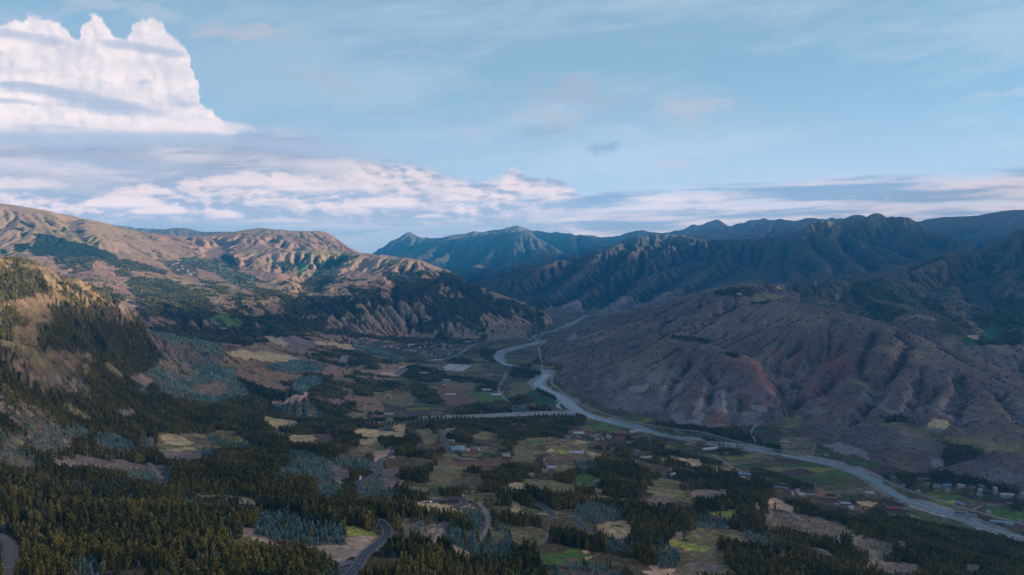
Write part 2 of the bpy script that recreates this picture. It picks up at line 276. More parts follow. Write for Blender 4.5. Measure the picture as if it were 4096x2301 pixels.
def _phi(t, l, C):
    return np.sqrt((t[:, None]-C[None, :, 0])**2+(l[:, None]-C[None, :, 1])**2+EPS*EPS)
A = _phi(ctrl[:, 0], ctrl[:, 1], ctrl); n = len(ctrl)
M = np.zeros((n+1, n+1)); M[:n, :n] = A-8e-4*np.eye(n); M[:n, n] = 1; M[n, :n] = 1
W = np.linalg.solve(M, np.append(ctrl[:, 2], 0.)).astype(np.float32)
# coarse log polar grid, square cells everywhere
DC = .0028; T0, T1 = -.75, .75; L0, L1 = math.log(175.), math.log(16800.)
NT = int((T1-T0)/DC)+1; NL = int((L1-L0)/DC)+1
tc = (T0+DC*np.arange(NT)).astype(np.float32); lc = (L0+DC*np.arange(NL)).astype(np.float32)
def rbf_grid():                                # evaluate on every 4th node, cubic-ish upsample by bilinear
    ts = tc[::3]; ls = lc[::3]
    if ts[-1] < tc[-1]: ts = np.append(ts, tc[-1])
    if ls[-1] < lc[-1]: ls = np.append(ls, lc[-1])
    g = np.zeros((len(ls), len(ts)), np.float32); C = ctrl.astype(np.float32)
    dt2 = (ts[:, None]-C[None, :, 0])**2+np.float32(EPS*EPS)
    for i, l in enumerate(ls):
        g[i] = np.sqrt(dt2+(l-C[:, 1])[None, :]**2) @ W[:n]+W[n]
    gi = np.empty((len(ls), NT), np.float32)
    for i in range(len(ls)): gi[i] = np.interp(tc, ts, g[i])
    out = np.empty((NL, NT), np.float32)
    for j in range(NT): out[:, j] = np.interp(lc, ls, gi[:, j])
    return out
def blur(a, k):
    for _ in range(k):
        a = (np.roll(a, 1, 0)+2*a+np.roll(a, -1, 0))*.25 if False else np.concatenate([a[:1], (a[:-2]+2*a[1:-1]+a[2:])*.25, a[-1:]], 0)
        a = np.concatenate([a[:, :1], (a[:, :-2]+2*a[:, 1:-1]+a[:, 2:])*.25, a[:, -1:]], 1)
    return a
def hash2(ix, iy, seed):
    h = (ix.astype(np.int64)*374761393+iy.astype(np.int64)*668265263+seed*1442695041) & 0xffffffff
    h = ((h ^ (h >> 13))*1274126177) & 0xffffffff
    h = h ^ (h >> 16)
    return (h & 0xffff).astype(np.float32)/65535.
def vnoise(x, y, seed=0):                      # smooth value noise 0..1
    fx = np.floor(x); fy = np.floor(y); ix = fx.astype(np.int64); iy = fy.astype(np.int64)
    u = (x-fx).astype(np.float32); v = (y-fy).astype(np.float32); u = u*u*(3-2*u); v = v*v*(3-2*v)
    a = hash2(ix, iy, seed); b = hash2(ix+1, iy, seed); c = hash2(ix, iy+1, seed); d = hash2(ix+1, iy+1, seed)
    return a+(b-a)*u+(c-a)*v+(a-b-c+d)*u*v
def fbm(x, y, octv, seed=0, gain=.5):
    s = 0; a = 1.; t = 0
    for o in range(octv):
        s = s+a*vnoise(x*(2**o)+17.3*o, y*(2**o)-9.1*o, seed+o); t += a; a *= gain
    return s/t

def march(Zg, px, py):                         # first place the ray through a picture point meets the ground
    a, b, c = ray(px, py); h = math.hypot(a, b); t = math.atan2(a, b); f = (t-T0)/DC
    j = int(min(max(f, 0), NT-2)); u = f-j
    col = Zg[:, j]*(1-u)+Zg[:, j+1]*u; rr = np.exp(lc); zr = HC+c/h*rr
    hit = np.nonzero(col >= zr)[0]
    if len(hit) == 0: return None
    k = hit[0]
    if k > 0:
        e0 = zr[k-1]-col[k-1]; e1 = zr[k]-col[k]; w = e0/(e0-e1+1e-9); l = lc[k-1]+DC*w
    else: l = lc[0]
    r = math.exp(l); return t, l, (r*math.sin(t), r*math.cos(t), HC+c/h*r)
ZOFF = {'z1': (0, 200), 'z2': (256, 200), 'z3': (512, 200), 'z4': (768, 200), 'z5': (0, 325), 'z6': (256, 325), 'z7': (512, 325), 'z8': (768, 325), 'b1': (0, 431.25), 'b2': (256, 431.25), 'b3': (512, 431.25), 'b4': (768, 431.25)}
def zp(k, P):                                  # survey tiles -> picture pixels
    o = ZOFF[k]; return [(o[0]+x/10.047, o[1]+y/10.047) for x, y in P]
# ---------------------------------------------------------------- running water cuts gullies (drops run in batches)
def erode(z, keep, batches=13, nb=55000, steps=75, seed=3):
    rng = np.random.default_rng(seed)
    cell = (np.exp(lc)*DC).astype(np.float32)
    H = z.copy().ravel(); NLr, NTc = z.shape; kf = keep.ravel()
    for b in range(batches):
        x = rng.uniform(1, NTc-3, nb).astype(np.float32); y = rng.uniform(1, NLr-3, nb).astype(np.float32)
        dx = np.zeros(nb, np.float32); dy = np.zeros(nb, np.float32); sp = np.ones(nb, np.float32); sed = np.zeros(nb, np.float32); wat = np.ones(nb, np.float32)
        for s in range(steps):
            ix = x.astype(np.int32); iy = y.astype(np.int32); u = x-ix; v = y-iy; k = iy*NTc+ix; c = cell[iy]
            a = H[k]; bb = H[k+1]; cc = H[k+NTc]; d = H[k+NTc+1]
            gx = ((bb-a)*(1-v)+(d-cc)*v)/c; gy = ((cc-a)*(1-u)+(d-bb)*u)/c
            h = a*(1-u)*(1-v)+bb*u*(1-v)+cc*(1-u)*v+d*u*v
            dx = dx*.35-gx*.65; dy = dy*.35-gy*.65
            m = np.sqrt(dx*dx+dy*dy)+1e-6; dx /= m; dy /= m
            x2 = x+dx; y2 = y+dy
            ok = (x2 > 1) & (x2 < NTc-3) & (y2 > 1) & (y2 < NLr-3)
            x2 = np.where(ok, x2, x); y2 = np.where(ok, y2, y)
            jx = x2.astype(np.int32); jy = y2.astype(np.int32); p = x2-jx; q = y2-jy; k2 = jy*NTc+jx
            h2 = H[k2]*(1-p)*(1-q)+H[k2+1]*p*(1-q)+H[k2+NTc]*(1-p)*q+H[k2+NTc+1]*p*q
            dh = (h2-h)/c                         # in cells
            cap = np.maximum(-dh, .01)*sp*wat*3.0
            over = sed-cap
            amt = np.where(dh > 0, -np.minimum(dh, sed), np.where(over > 0, -over*.12, np.minimum(-over*.16, np.maximum(-dh, 0)*.6)))
            amt = np.where(ok, amt*kf[k], 0).astype(np.float32)      # + erodes, - drops
            sed = sed+amt
            w = amt*c
            np.subtract.at(H, k, w*(1-u)*(1-v)); np.subtract.at(H, k+1, w*u*(1-v)); np.subtract.at(H, k+NTc, w*(1-u)*v); np.subtract.at(H, k+NTc+1, w*u*v)
            sp = np.sqrt(np.maximum(sp*sp*.9-dh*.6, .05)); wat = wat*.985
            x, y = x2, y2
    return H.reshape(NLr, NTc)
ZB = blur(rbf_grid(), 2)
Rg = np.exp(lc)[:, None]; XG = Rg*np.sin(tc)[None, :]; YG = Rg*np.cos(tc)[None, :]
TG = np.broadcast_to(tc[None, :], ZB.shape); LG = np.broadcast_to(lc[:, None], ZB.shape)
# named gullies (cut) and spurs (raised): tile, polyline, depth / distance, half width in grid units
GUL = [
 ('z3', [(1500,380),(1250,620),(1000,900),(700,1100)], .0075, 7), ('z3', [(980,600),(800,800),(560,960),(330,1060)], .006, 6), ('z3', [(1850,480),(1480,620),(1150,850),(820,1110)], .009, 7),
 ('z3', [(2000,560),(1700,720),(1350,960),(1050,1110)], .007, 6), ('z3', [(2350,560),(2150,720),(1850,880),(1650,940)], .007, 6), ('z3', [(560,660),(380,800),(150,960)], .006, 6), ('z3', [(1200,420),(1050,640),(700,900)], .005, 5),
 ('z3', [(2500,480),(2350,700),(2100,830)], .006, 6), ('z3', [(700,560),(500,760),(300,900)], .005, 5), ('z3', [(1650,380),(1700,520),(1560,660)], .005, 5),
 ('z4', [(1180,200),(1230,330),(1330,440),(1550,600)], .006, 4), ('z4', [(1000,300),(1100,450),(1300,620)], .007, 5), ('z4', [(1330,190),(1450,340),(1700,480)], .006, 4), ('z4', [(1450,200),(1600,340),(1800,440)], .005, 4),
 ('z4', [(780,290),(830,420),(1000,620),(1100,700)], .008, 5), ('z4', [(640,260),(720,400),(900,560),(1050,700)], .007, 5), ('z4', [(450,260),(480,400),(650,560),(780,720)], .007, 5), ('z4', [(560,230),(600,330),(760,480)], .005, 4),
 ('z4', [(1250,180),(1300,300),(1450,440)], .005, 3.5), ('z4', [(1080,260),(1180,400),(1400,560)], .005, 4), ('z4', [(150,330),(180,480),(100,640),(120,800)], .007, 6), ('z4', [(350,600),(420,700),(480,820)], .006, 5),
 ('z3', [(100,560),(140,460),(250,440)], .006, 4), ('z3', [(500,500),(540,580),(700,600)], .006, 4), ('z3', [(330,420),(420,520),(470,590)], .004, 3), ('z3', [(660,380),(740,480),(800,500)], .005, 3), ('z2', [(2100,420),(2000,560),(1900,680)], .006, 5), ('z2', [(2350,420),(2200,560),(2050,680)], .006, 5),
 ('z2', [(1950,440),(1750,560),(1650,600)], .005, 4), ('z2', [(2480,500),(2350,650),(2150,780)], .006, 5),
 ('z4', [(2300,420),(2200,560),(2080,700),(2060,820),(2220,1000)], .011, 7), ('z4', [(2572,560),(2300,720),(2080,830)], .009, 6), ('z4', [(1800,560),(1900,700),(1750,800),(1660,950),(1500,1050)], .010, 6), ('z4', [(1000,830),(840,880),(830,980),(980,1100),(1240,1210)], .010, 8), ('z4', [(1900,520),(1980,620),(2000,720)], .006, 4),
 ('z4', [(1500,860),(1400,960),(1450,1060)], .004, 4), ('z4', [(2060,820),(2100,1000),(2150,1200),(2300,1350)], .009, 7),
 ('z3', [(2170,1070),(2040,1180),(1900,1270),(1800,1330)], .008, 5), ('z3', [(1930,1030),(1600,1160),(1400,1310),(1050,1440)], .009, 5), ('z3', [(1250,1180),(950,1280),(700,1360)], .006, 4), ('z3', [(1550,1330),(1300,1440)], .006, 4), ('z3', [(1700,1000),(1350,1180),(900,1330)], .005, 4),
 ('z7', [(1650,230),(1450,340),(1350,400)], .006, 3), ('z7', [(1760,370),(1660,520),(1590,650),(1560,740),(1540,860)], .008, 3), ('z7', [(1960,420),(2020,560),(1990,680),(1940,880)], .007, 3), ('z7', [(1250,200),(950,330),(800,430)], .007, 4), ('z7', [(1500,160),(1200,300),(900,420),(600,560)], .006, 4), ('z7', [(2180,640),(2190,760),(2160,980)], .004, 3),
 ('z7', [(2290,760),(2260,900),(2220,980)], .004, 2.5), ('z8', [(0,340),(80,420),(120,560),(230,700),(260,800),(150,900)], .016, 7), ('z8', [(290,330),(230,460),(240,620)], .012, 4), ('z8', [(460,370),(340,560),(280,680)], .010, 4), ('z8', [(720,450),(480,700),(300,800)], .014, 5),
 ('z8', [(310,180),(120,290),(90,400)], .008, 3), ('z8', [(1060,80),(950,290),(920,450),(1020,560),(1100,600)], .009, 3), ('z8', [(1390,190),(1340,370),(1190,540),(1130,620)], .009, 3), ('z8', [(1130,600),(1080,720),(960,860),(820,980)], .013, 4), ('z8', [(1500,570),(1510,680),(1440,830),(1380,930),(1550,1050),(1770,1150)], .010, 3.5),
 ('z8', [(1930,520),(1950,690),(1905,820),(1930,990)], .010, 3.5), ('z8', [(2000,690),(1920,760)], .006, 3), ('z8', [(2330,690),(2440,840),(2572,1010)], .008, 3.5), ('z8', [(1290,80),(1400,160),(1560,230)], .007, 3), ('z8', [(1740,200),(1880,290),(1980,350)], .007, 3), ('z8', [(1700,600),(1600,760),(1560,860)], .006, 3), ('z8', [(1880,700),(1760,880)], .006, 3),
 ('z2', [(740,600),(640,700),(560,800),(540,920)], .009, 6), ('z2', [(400,600),(360,700),(300,720)], .006, 5), ('z2', [(1060,620),(900,740)], .006, 4), ('z2', [(1500,700),(1360,880),(1400,1000)], .008, 5), ('z2', [(1150,680),(980,800)], .004, 4), ('z2', [(1860,720),(1700,850),(1500,950)], .007, 6), ('z2', [(1130,1000),(1180,1120)], .005, 4),
 ('z2', [(160,380),(130,440)], .004, 3), ('z2', [(270,430),(220,480)], .004, 3), ('z2', [(420,460),(400,500)], .004, 3), ('z1', [(2250,400),(2130,500),(2260,640),(2420,700)], .007, 5), ('z1', [(1150,520),(1230,590),(1500,700)], .005, 5), ('z1', [(700,180),(740,330),(960,480)], .003, 4), ('z1', [(830,700),(720,740),(620,800)], .006, 5), ('z1', [(1000,900),(1100,1000),(1250,1090)], .005, 5),
 ('z5', [(700,560),(900,660),(1130,760)], .004, 4), ('z5', [(0,440),(300,640),(560,800)], .005, 5), ('z5', [(350,350),(560,480),(820,640)], .006, 4),
]
for (tile, P, dep, wid) in GUL:
    H_ = [march(ZB, *q) for q in zp(tile, P)]; H_ = [h for h in H_ if h]
    if len(H_) < 2: continue
    D = None; wr = wid*.0034*(1.25 if H_[0][1] > 8.75 else 1.05)
    j0 = max(int((min(h[0] for h in H_)-wr*2-T0)/DC), 0); j1 = min(int((max(h[0] for h in H_)+wr*2-T0)/DC)+2, NT)
    i0 = max(int((min(h[1] for h in H_)-wr*2-L0)/DC), 0); i1 = min(int((max(h[1] for h in H_)+wr*2-L0)/DC)+2, NL)
    tt = TG[i0:i1, j0:j1]; ll = LG[i0:i1, j0:j1]
    for (a, b) in zip(H_, H_[1:]):
        vx, vy = b[0]-a[0], b[1]-a[1]; w = np.clip(((tt-a[0])*vx+(ll-a[1])*vy)/(vx*vx+vy*vy+1e-9), 0, 1)
        d = np.hypot(tt-a[0]-vx*w, ll-a[1]-vy*w); D = d if D is None else np.minimum(D, d)
    D = D+(vnoise(tt*160, ll*160, 7)-.5)*wr*.5
    ZB[i0:i1, j0:j1] -= dep*(2.2 if H_[0][1] > 8.75 else 1.15 if tile in ('z7', 'z8') or (tile in ('z3', 'z4') and H_[0][1] < 8.5) else 1.)*np.exp(ll)*np.clip(1-D/wr, 0, 1)**1.2*np.clip((ZB[i0:i1, j0:j1]-4)/40, 0, 1)
# rough the surface before rain runs on it: bumps grow with the height above the valley
lift = np.clip((ZB-12)/160., 0, 1)
nz = fbm(TG*14, LG*14, 5, 5)-.5
rd = np.abs(2*fbm(TG*20+3, LG*20, 4, 25)-1)
near = np.clip((LG-math.log(900))/.8, .3, 1)
FLO = np.clip((LG-math.log(6500))/.15, 0, 1)           # the far ranges are sharper
ZR = ZB+.010*Rg*lift*near*(nz*(1.1-.7*FLO)-(rd-.25)*(.5-.1*FLO))
_rb = [on_floor(*zp(t, [q])[0]) for t, q in [('z7',(290,632)),('z7',(400,675)),('z7',(610,835)),('z7',(950,965)),('z7',(1500,1100)),('z7',(2000,1185)),('z7',(2572,1278)),('b4',(600,325)),('b4',(1050,490)),('b4',(1350,685)),('b4',(1950,880)),('b4',(2700,1110)),('b4',(3300,1270))]]
_rt = np.array([math.atan2(p[0], p[1]) for p in _rb]); _rr = np.array([math.hypot(p[0], p[1]) for p in _rb])
def over_river(T, R, Y): return ((T > .058) & (R > np.interp(T, _rt, _rr)+25)) | ((T > .047) & (Y > 3500))
DR_ = over_river(TG, Rg+0*TG, YG) & (YG < 4200)
keep = np.where(DR_, .10, .68-.25*FLO)*(np.clip((ZB-14)/60., 0, 1)*np.clip((LG-math.log(700))/.5, .05, 1))
keep = keep.astype(np.float32)
ZE = erode(ZR, keep)
# ---------------------------------------------------------------- land cover, surveyed as outlines
# F tall dark eucalyptus, J young blue gums, K scattered young gums, X both mixed, V scattered garden trees; the rest are bare surfaces
COL = dict(F=(.050,.042,.026), J=(.17,.13,.10), K=(.25,.175,.12), X=(.09,.07,.045), V=(.085,.07,.045), T=(.52,.37,.20), B=(.19,.12,.08), G=(.10,.16,.045), O=(.205,.17,.082), Y=(.33,.32,.075), C=(.54,.345,.235), P=(.25,.18,.15), R=(.235,.215,.215), D=(.05,.10,.04))
KEYS = 'FJKXVTBGOYCPRD'
POLY = [
 ('b1','J',[(0,80),(120,100),(260,170),(370,270),(330,320),(150,310),(0,260)]),('b1','J',[(380,0),(620,0),(760,110),(640,170),(500,180),(330,150),(280,80)]),('b1','C',[(540,10),(640,40),(760,90),(700,115),(560,60)]),
 ('b1','O',[(60,60),(200,20),(300,80),(180,140)]),('b1','J',[(960,30),(1150,60),(1380,140),(1380,175),(1150,150),(960,100)]),
 ('b1','P',[(500,235),(800,230),(950,260),(1200,295),(1500,330),(1700,370),(1700,440),(1500,400),(1250,370),(1050,330),(850,310),(700,320),(560,300)]),('b1','J',[(1280,360),(1560,370),(1720,400),(1700,470),(1560,470),(1300,430)]),
 ('b1','J',[(700,450),(860,500),(840,525),(700,480)]),('b1','O',[(1600,20),(2400,0),(2420,80),(2240,150),(2040,200),(1990,260),(1700,270),(1570,150),(1380,150),(1450,110),(1560,120)]),('b1','T',[(1640,40),(1720,30),(1880,60),(1940,110),(1930,130),(1640,130),(1610,100)]),
 ('b1','O',[(1570,140),(1980,130),(1990,165),(1640,185)]),('b1','T',[(1640,190),(1990,165),(1985,195),(1740,210),(1640,205)]),('b1','P',[(1640,210),(1990,200),(2040,240),(1800,270),(1690,260)]),
 ('b1','B',[(1890,60),(2240,125),(2200,150),(1950,130)]),('b1','J',[(2080,15),(2300,90),(2540,150),(2530,175),(2300,140),(2240,125),(2100,60)]),('b1','Y',[(2340,50),(2540,95),(2530,120),(2420,100)]),('b1','J',[(1400,70),(1520,60),(1540,120),(1440,140)]),
 ('b1','J',[(2000,170),(2180,160),(2200,200),(2060,240)]),('b1','T',[(1840,610),(2050,620),(2572,680),(2572,720),(2300,740),(2150,680)]),('b1','X',[(1640,640),(2200,660),(2500,740),(2572,800),(2300,900),(2050,860),(1900,720)]),
 ('b1','X',[(780,600),(1300,650),(1550,740),(1300,760),(800,720)]),('b1','C',[(2440,940),(2572,980),(2572,1100),(2500,1090)]),('b1','O',[(2300,1090),(2560,1060),(2572,1150),(2350,1160)]),('b1','J',[(710,1330),(930,1330),(1060,1400),(1180,1440),(720,1400)]),
 ('b2','J',[(330,190),(560,210),(700,280),(800,440),(700,480),(560,430),(380,420),(220,470),(260,390),(380,330)]),('b2','C',[(590,340),(650,360),(640,385),(600,370)]),('b2','B',[(850,210),(1000,215),(1065,265),(1040,280),(840,240)]),
 ('b2','O',[(920,170),(1060,150),(1250,130),(1330,190),(1260,220),(1100,215),(940,195)]),('b2','C',[(1180,225),(1260,210),(1350,180),(1345,240),(1270,250),(1200,290),(1180,260)]),('b2','J',[(780,260),(1000,260),(1200,290),(1180,370),(1000,360),(820,310)]),
 ('b2','P',[(650,260),(720,280),(930,400),(930,440),(850,500),(790,420),(760,350)]),('b2','T',[(790,500),(860,505),(860,545),(800,530)]),('b2','J',[(590,540),(760,510),(860,560),(800,620),(640,610)]),('b2','J',[(1060,480),(1180,450),(1290,500),(1280,540),(1150,560),(1060,540)]),
 ('b2','P',[(1240,430),(1340,370),(1430,355),(1450,395),(1330,440),(1260,460)]),('b2','P',[(1280,450),(1400,440),(1430,500),(1300,540)]),('b2','J',[(980,650),(1100,610),(1250,570),(1480,565),(1440,600),(1200,640),(1000,680)]),('b2','C',[(800,670),(910,655),(1000,640),(940,670)]),
 ('b2','T',[(360,40),(600,30),(760,60),(580,95),(340,75)]),('b2','B',[(580,20),(780,20),(800,80),(620,100)]),('b2','T',[(1020,80),(1200,75),(1210,110),(1050,115)]),('b2','B',[(1800,290),(2200,280),(2380,285),(2572,300),(2400,335),(2200,350),(1900,360),(1800,345)]),
 ('b2','O',[(1800,350),(2090,365),(2070,420),(1960,480),(1760,500),(1720,470)]),('b2','O',[(1810,260),(1900,230),(1990,240),(1960,280)]),('b2','O',[(2080,190),(2250,150),(2420,190),(2250,235),(2120,230)]),('b2','D',[(2280,230),(2370,215),(2350,265),(2290,260)]),('b2','T',[(1990,585),(2130,580),(2220,600),(2000,605)]),
 ('b2','T',[(2430,530),(2572,510),(2572,555)]),('b2','O',[(2060,610),(2400,620),(2450,680),(2300,670),(2100,655)]),('b2','Y',[(900,960),(1010,940),(1120,980),(1240,1000),(1230,1060),(1000,1050),(930,1020)]),
 ('b2','C',[(500,1100),(650,1080),(940,1075),(1180,1050),(1220,1060),(1180,1120),(1080,1200),(960,1190),(840,1260),(760,1230),(640,1180),(520,1140)]),('b2','R',[(810,1310),(960,1300),(960,1350),(850,1380)]),
 ('b2','J',[(0,820),(180,810),(500,930),(900,1010),(930,1070),(600,1090),(450,1080),(280,1050),(150,1060),(0,980)]),('b2','C',[(0,985),(120,1020),(200,1080),(130,1100),(0,1060)]),('b2','J',[(670,1380),(1000,1400),(1140,1447),(680,1447)]),
 ('b2','K',[(1380,900),(1700,880),(1900,910),(1990,1000),(1990,1120),(1750,1090),(1600,1080),(1450,1010)]),('b2','C',[(1700,920),(1850,930),(1870,1060),(1760,1110),(1730,1000)]),('b2','J',[(1890,930),(2000,1000),(2250,1100),(2260,1280),(2100,1220),(1950,1100)]),('b2','C',[(1930,1040),(2100,1150),(2160,1220),(1980,1180)]),
 ('b2','J',[(2000,790),(2250,760),(2280,830),(2300,1050),(2200,1060),(2150,880)]),('b2','T',[(1600,700),(1900,720),(2000,760),(2230,730),(2240,760),(1990,800),(1700,760)]),('b2','J',[(2260,1100),(2450,900),(2572,960),(2572,1250),(2300,1250)]),('b2','O',[(2350,950),(2500,960),(2500,1080),(2380,1060)]),
 ('b3','O',[(0,940),(250,960),(360,1010),(380,1060),(250,1100),(60,1110),(0,1080)]),('b3','T',[(0,660),(60,700),(100,790),(0,790)]),('b3','T',[(0,500),(90,505),(150,540),(90,560),(0,560)]),('b3','O',[(80,480),(300,475),(620,560),(640,600),(430,610),(350,570),(150,535)]),
 ('b3','O',[(0,160),(120,90),(380,60),(560,60),(790,110),(760,180),(900,240),(700,290),(600,370),(470,370),(380,300),(0,270)]),('b3','B',[(430,75),(600,65),(640,95),(500,100)]),('b3','T',[(580,95),(680,90),(740,120),(700,125)]),('b3','G',[(400,110),(500,105),(480,125),(410,125)]),
 ('b3','D',[(280,175),(370,165),(360,195),(290,190)]),('b3','T',[(340,205),(380,175),(470,195),(420,215)]),('b3','T',[(690,180),(800,200),(900,240),(800,250),(740,220)]),('b3','B',[(550,140),(640,140),(640,170),(560,170)]),('b3','B',[(400,230),(600,220),(620,310),(480,310)]),
 ('b3','Y',[(480,185),(600,200),(590,230),(460,215)]),('b3','G',[(120,100),(330,90),(330,120),(160,140)]),('b3','G',[(640,430),(740,415),(880,460),(860,480),(650,490)]),('b3','T',[(640,490),(760,490),(700,503)]),
 ('b3','O',[(1270,560),(1500,545),(1640,590),(1780,600),(1900,600),(1640,665),(1560,630)]),('b3','P',[(1360,690),(1480,640),(1600,670),(1540,720),(1380,725)]),('b3','O',[(1400,490),(1600,480),(1700,510),(1600,570),(1480,550)]),('b3','P',[(1780,600),(2150,590),(2180,640),(1950,650),(1800,640)]),
 ('b3','J',[(630,760),(760,735),(950,770),(1110,800),(1100,840),(900,880),(700,880),(640,820)]),('b3','O',[(650,790),(800,830),(760,850)]),('b3','T',[(830,890),(960,865),(1100,870),(1165,900),(1160,920),(1190,980),(1210,1010),(1100,1080),(1060,1070),(960,980)]),('b3','G',[(980,925),(1090,945),(1120,970),(1020,960)]),
 ('b3','O',[(1900,930),(2150,960),(2400,1030),(2400,1080),(2100,1050),(2020,1150),(1850,1130),(1740,1060),(1850,980)]),('b3','O',[(1700,1210),(2080,1190),(2130,1230),(2160,1380),(2250,1400),(2200,1447),(1580,1447),(1690,1320)]),('b3','Y',[(1560,1090),(1680,1080),(1850,1140),(2000,1165),(1980,1195),(1850,1205),(1680,1200),(1600,1140)]),
 ('b3','P',[(1630,1010),(1780,1000),(1660,1060),(1600,1060)]),('b3','G',[(1700,1040),(1820,1000),(1780,1040)]),('b3','C',[(1330,1320),(1680,1340),(1650,1420),(1500,1447),(1400,1400)]),('b3','P',[(1800,1300),(2050,1330),(2100,1400),(1800,1420)]),
 ('b3','J',[(1430,1190),(1500,1180),(1640,1170),(1725,1190),(1680,1260),(1670,1330),(1450,1310)]),('b3','J',[(1890,850),(2000,850),(2180,900),(2180,960),(2060,950),(1900,920)]),('b3','Y',[(1980,820),(2140,800),(2290,750),(2200,830),(2150,850),(2000,850)]),('b3','C',[(2420,720),(2480,700),(2500,780),(2450,770)]),
 ('b3','J',[(2310,990),(2572,1060),(2572,1120),(2400,1060)]),('b3','G',[(260,1240),(490,1200),(640,1180),(790,1240),(880,1290),(740,1280),(500,1300),(300,1290)]),('b3','C',[(660,1170),(800,1240),(740,1240)]),
 ('b3','J',[(380,1400),(580,1300),(760,1340),(1000,1360),(1180,1440),(950,1447),(850,1420),(600,1390),(560,1447),(0,1447),(200,1420)]),('b3','O',[(590,1400),(680,1390),(850,1420),(870,1447),(580,1447)]),('b3','J',[(900,1080),(1170,1070),(1180,1150),(1000,1160)]),
 ('b3','T',[(1570,250),(1680,260),(1900,300),(1910,350),(1800,330),(1640,270)]),('b3','T',[(1740,240),(1900,290),(1900,330)]),('b3','T',[(2010,350),(2130,380),(2060,390)]),('b3','J',[(620,310),(700,290),(850,300),(860,325),(720,350),(630,340)]),('b3','B',[(500,1280),(640,1260),(700,1290),(560,1310)]),
 ('b4','C',[(0,670),(60,680),(270,760),(250,800),(100,740),(0,720)]),('b4','K',[(0,800),(400,840),(600,900),(860,1000),(700,1080),(400,1000),(0,950)]),('b4','O',[(560,910),(700,920),(870,1010),(800,1020),(680,960)]),('b4','C',[(640,1060),(760,1030),(720,1080)]),
 ('b4','V',[(0,560),(200,600),(420,600),(480,610),(700,620),(900,640),(1200,660),(1350,690),(1400,800),(1200,830),(900,830),(800,760),(500,700),(300,680),(100,620)]),('b4','T',[(890,680),(980,675),(1150,700),(1060,750),(1070,775),(900,730)]),('b4','B',[(820,740),(900,730),(1060,780),(960,800),(830,760)]),
 ('b4','P',[(1100,1300),(1300,1310),(1520,1320),(1520,1360),(1420,1420),(1100,1400)]),('b4','P',[(1980,1330),(2150,1330),(2200,1360),(2000,1370)]),('b4','P',[(1280,1110),(1400,1100),(1440,1120),(1330,1150)]),('b4','X',[(1300,1000),(1700,1060),(2150,1150),(2100,1170),(1500,1110)]),
 ('b4','J',[(0,1080),(100,1110),(160,1150),(0,1110)]),('b4','J',[(430,1160),(560,1190),(620,1260),(500,1230)]),('b4','P',[(0,990),(160,1050),(40,1040)]),('b4','P',[(100,1150),(190,1190),(180,1240),(120,1210)]),('b4','K',[(850,1070),(1100,1080),(1300,1180),(1100,1300),(950,1200)]),
 ('b4','F',[(1370,490),(1490,500),(1480,590),(1390,570)]),('b4','F',[(1560,570),(1670,520),(1650,580),(1560,600)]),('b4','F',[(1000,440),(1240,460),(1240,480),(1100,460)]),('b4','F',[(1250,430),(1800,420),(2500,560),(2500,600),(2000,540),(1500,480)]),('b4','F',[(2430,690),(2572,690),(2572,820),(2430,770)]),
 ('b4','G',[(1700,640),(1880,630),(2200,710),(2060,790),(1800,700)]),('b4','B',[(1880,690),(2200,720),(2070,790),(1900,740)]),('b4','Y',[(1760,680),(1940,690),(1880,720),(1780,700)]),('b4','G',[(2200,740),(2572,790),(2572,900),(2300,850),(2120,790)]),('b4','V',[(1420,520),(1700,560),(2572,640),(2572,700),(2200,700),(1850,620),(1450,600)]),
 ('z7','D',[(210,490),(340,480),(230,560),(250,640),(330,690),(450,730),(440,780),(300,790),(180,760),(100,650)]),('z7','O',[(0,590),(200,560),(230,640),(160,700),(0,700)]),('z7','B',[(120,790),(400,800),(390,815),(130,815)]),('z7','J',[(0,820),(160,835),(170,860),(0,850)]),
 ('z7','F',[(0,410),(160,410),(330,450),(310,500),(200,520),(0,510)]),('z7','F',[(0,700),(200,710),(190,760),(0,780)]),('z7','F',[(140,820),(390,815),(390,850),(160,850)]),('z7','F',[(230,640),(400,670),(480,710),(440,740),(300,690)]),
 ('z7','F',[(0,950),(250,910),(500,890),(760,910),(760,950),(690,960),(680,1000),(560,1010),(300,1000),(0,990)]),('z7','F',[(0,1020),(300,1040),(540,1090),(540,1130),(300,1100),(0,1100)]),('z7','G',[(710,1010),(880,980),(970,1010),(840,1050),(740,1060)]),('z7','G',[(950,1040),(1020,1020),(1060,1060),(1000,1070)]),
 ('z7','B',[(1020,1060),(1180,1060),(1120,1095),(1040,1080)]),('z7','B',[(560,1050),(820,1060),(880,1100),(760,1120),(600,1110)]),('z7','V',[(560,1100),(900,1090),(1400,1110),(2000,1180),(2400,1280),(2300,1330),(1900,1250),(1400,1260),(900,1180)]),
 ('z7','F',[(840,1080),(1060,1110),(1210,1120),(1200,1140),(950,1120)]),('z7','F',[(1070,1170),(1300,1150),(1550,1170),(1500,1220),(1300,1250),(1080,1200)]),('z7','F',[(1900,1110),(2140,1170),(2140,1190),(1920,1180)]),('z7','F',[(2060,1220),(2330,1230),(2320,1270),(2100,1290)]),
 ('z7','F',[(1440,970),(1700,990),(1900,1010),(2200,1050),(2400,1100),(2560,1210),(2300,1160),(2000,1080),(1500,1010)]),('z7','F',[(1580,100),(1840,120),(2030,160),(2010,180),(1800,150)]),('z7','F',[(2160,270),(2290,290),(2280,310),(2170,290)]),
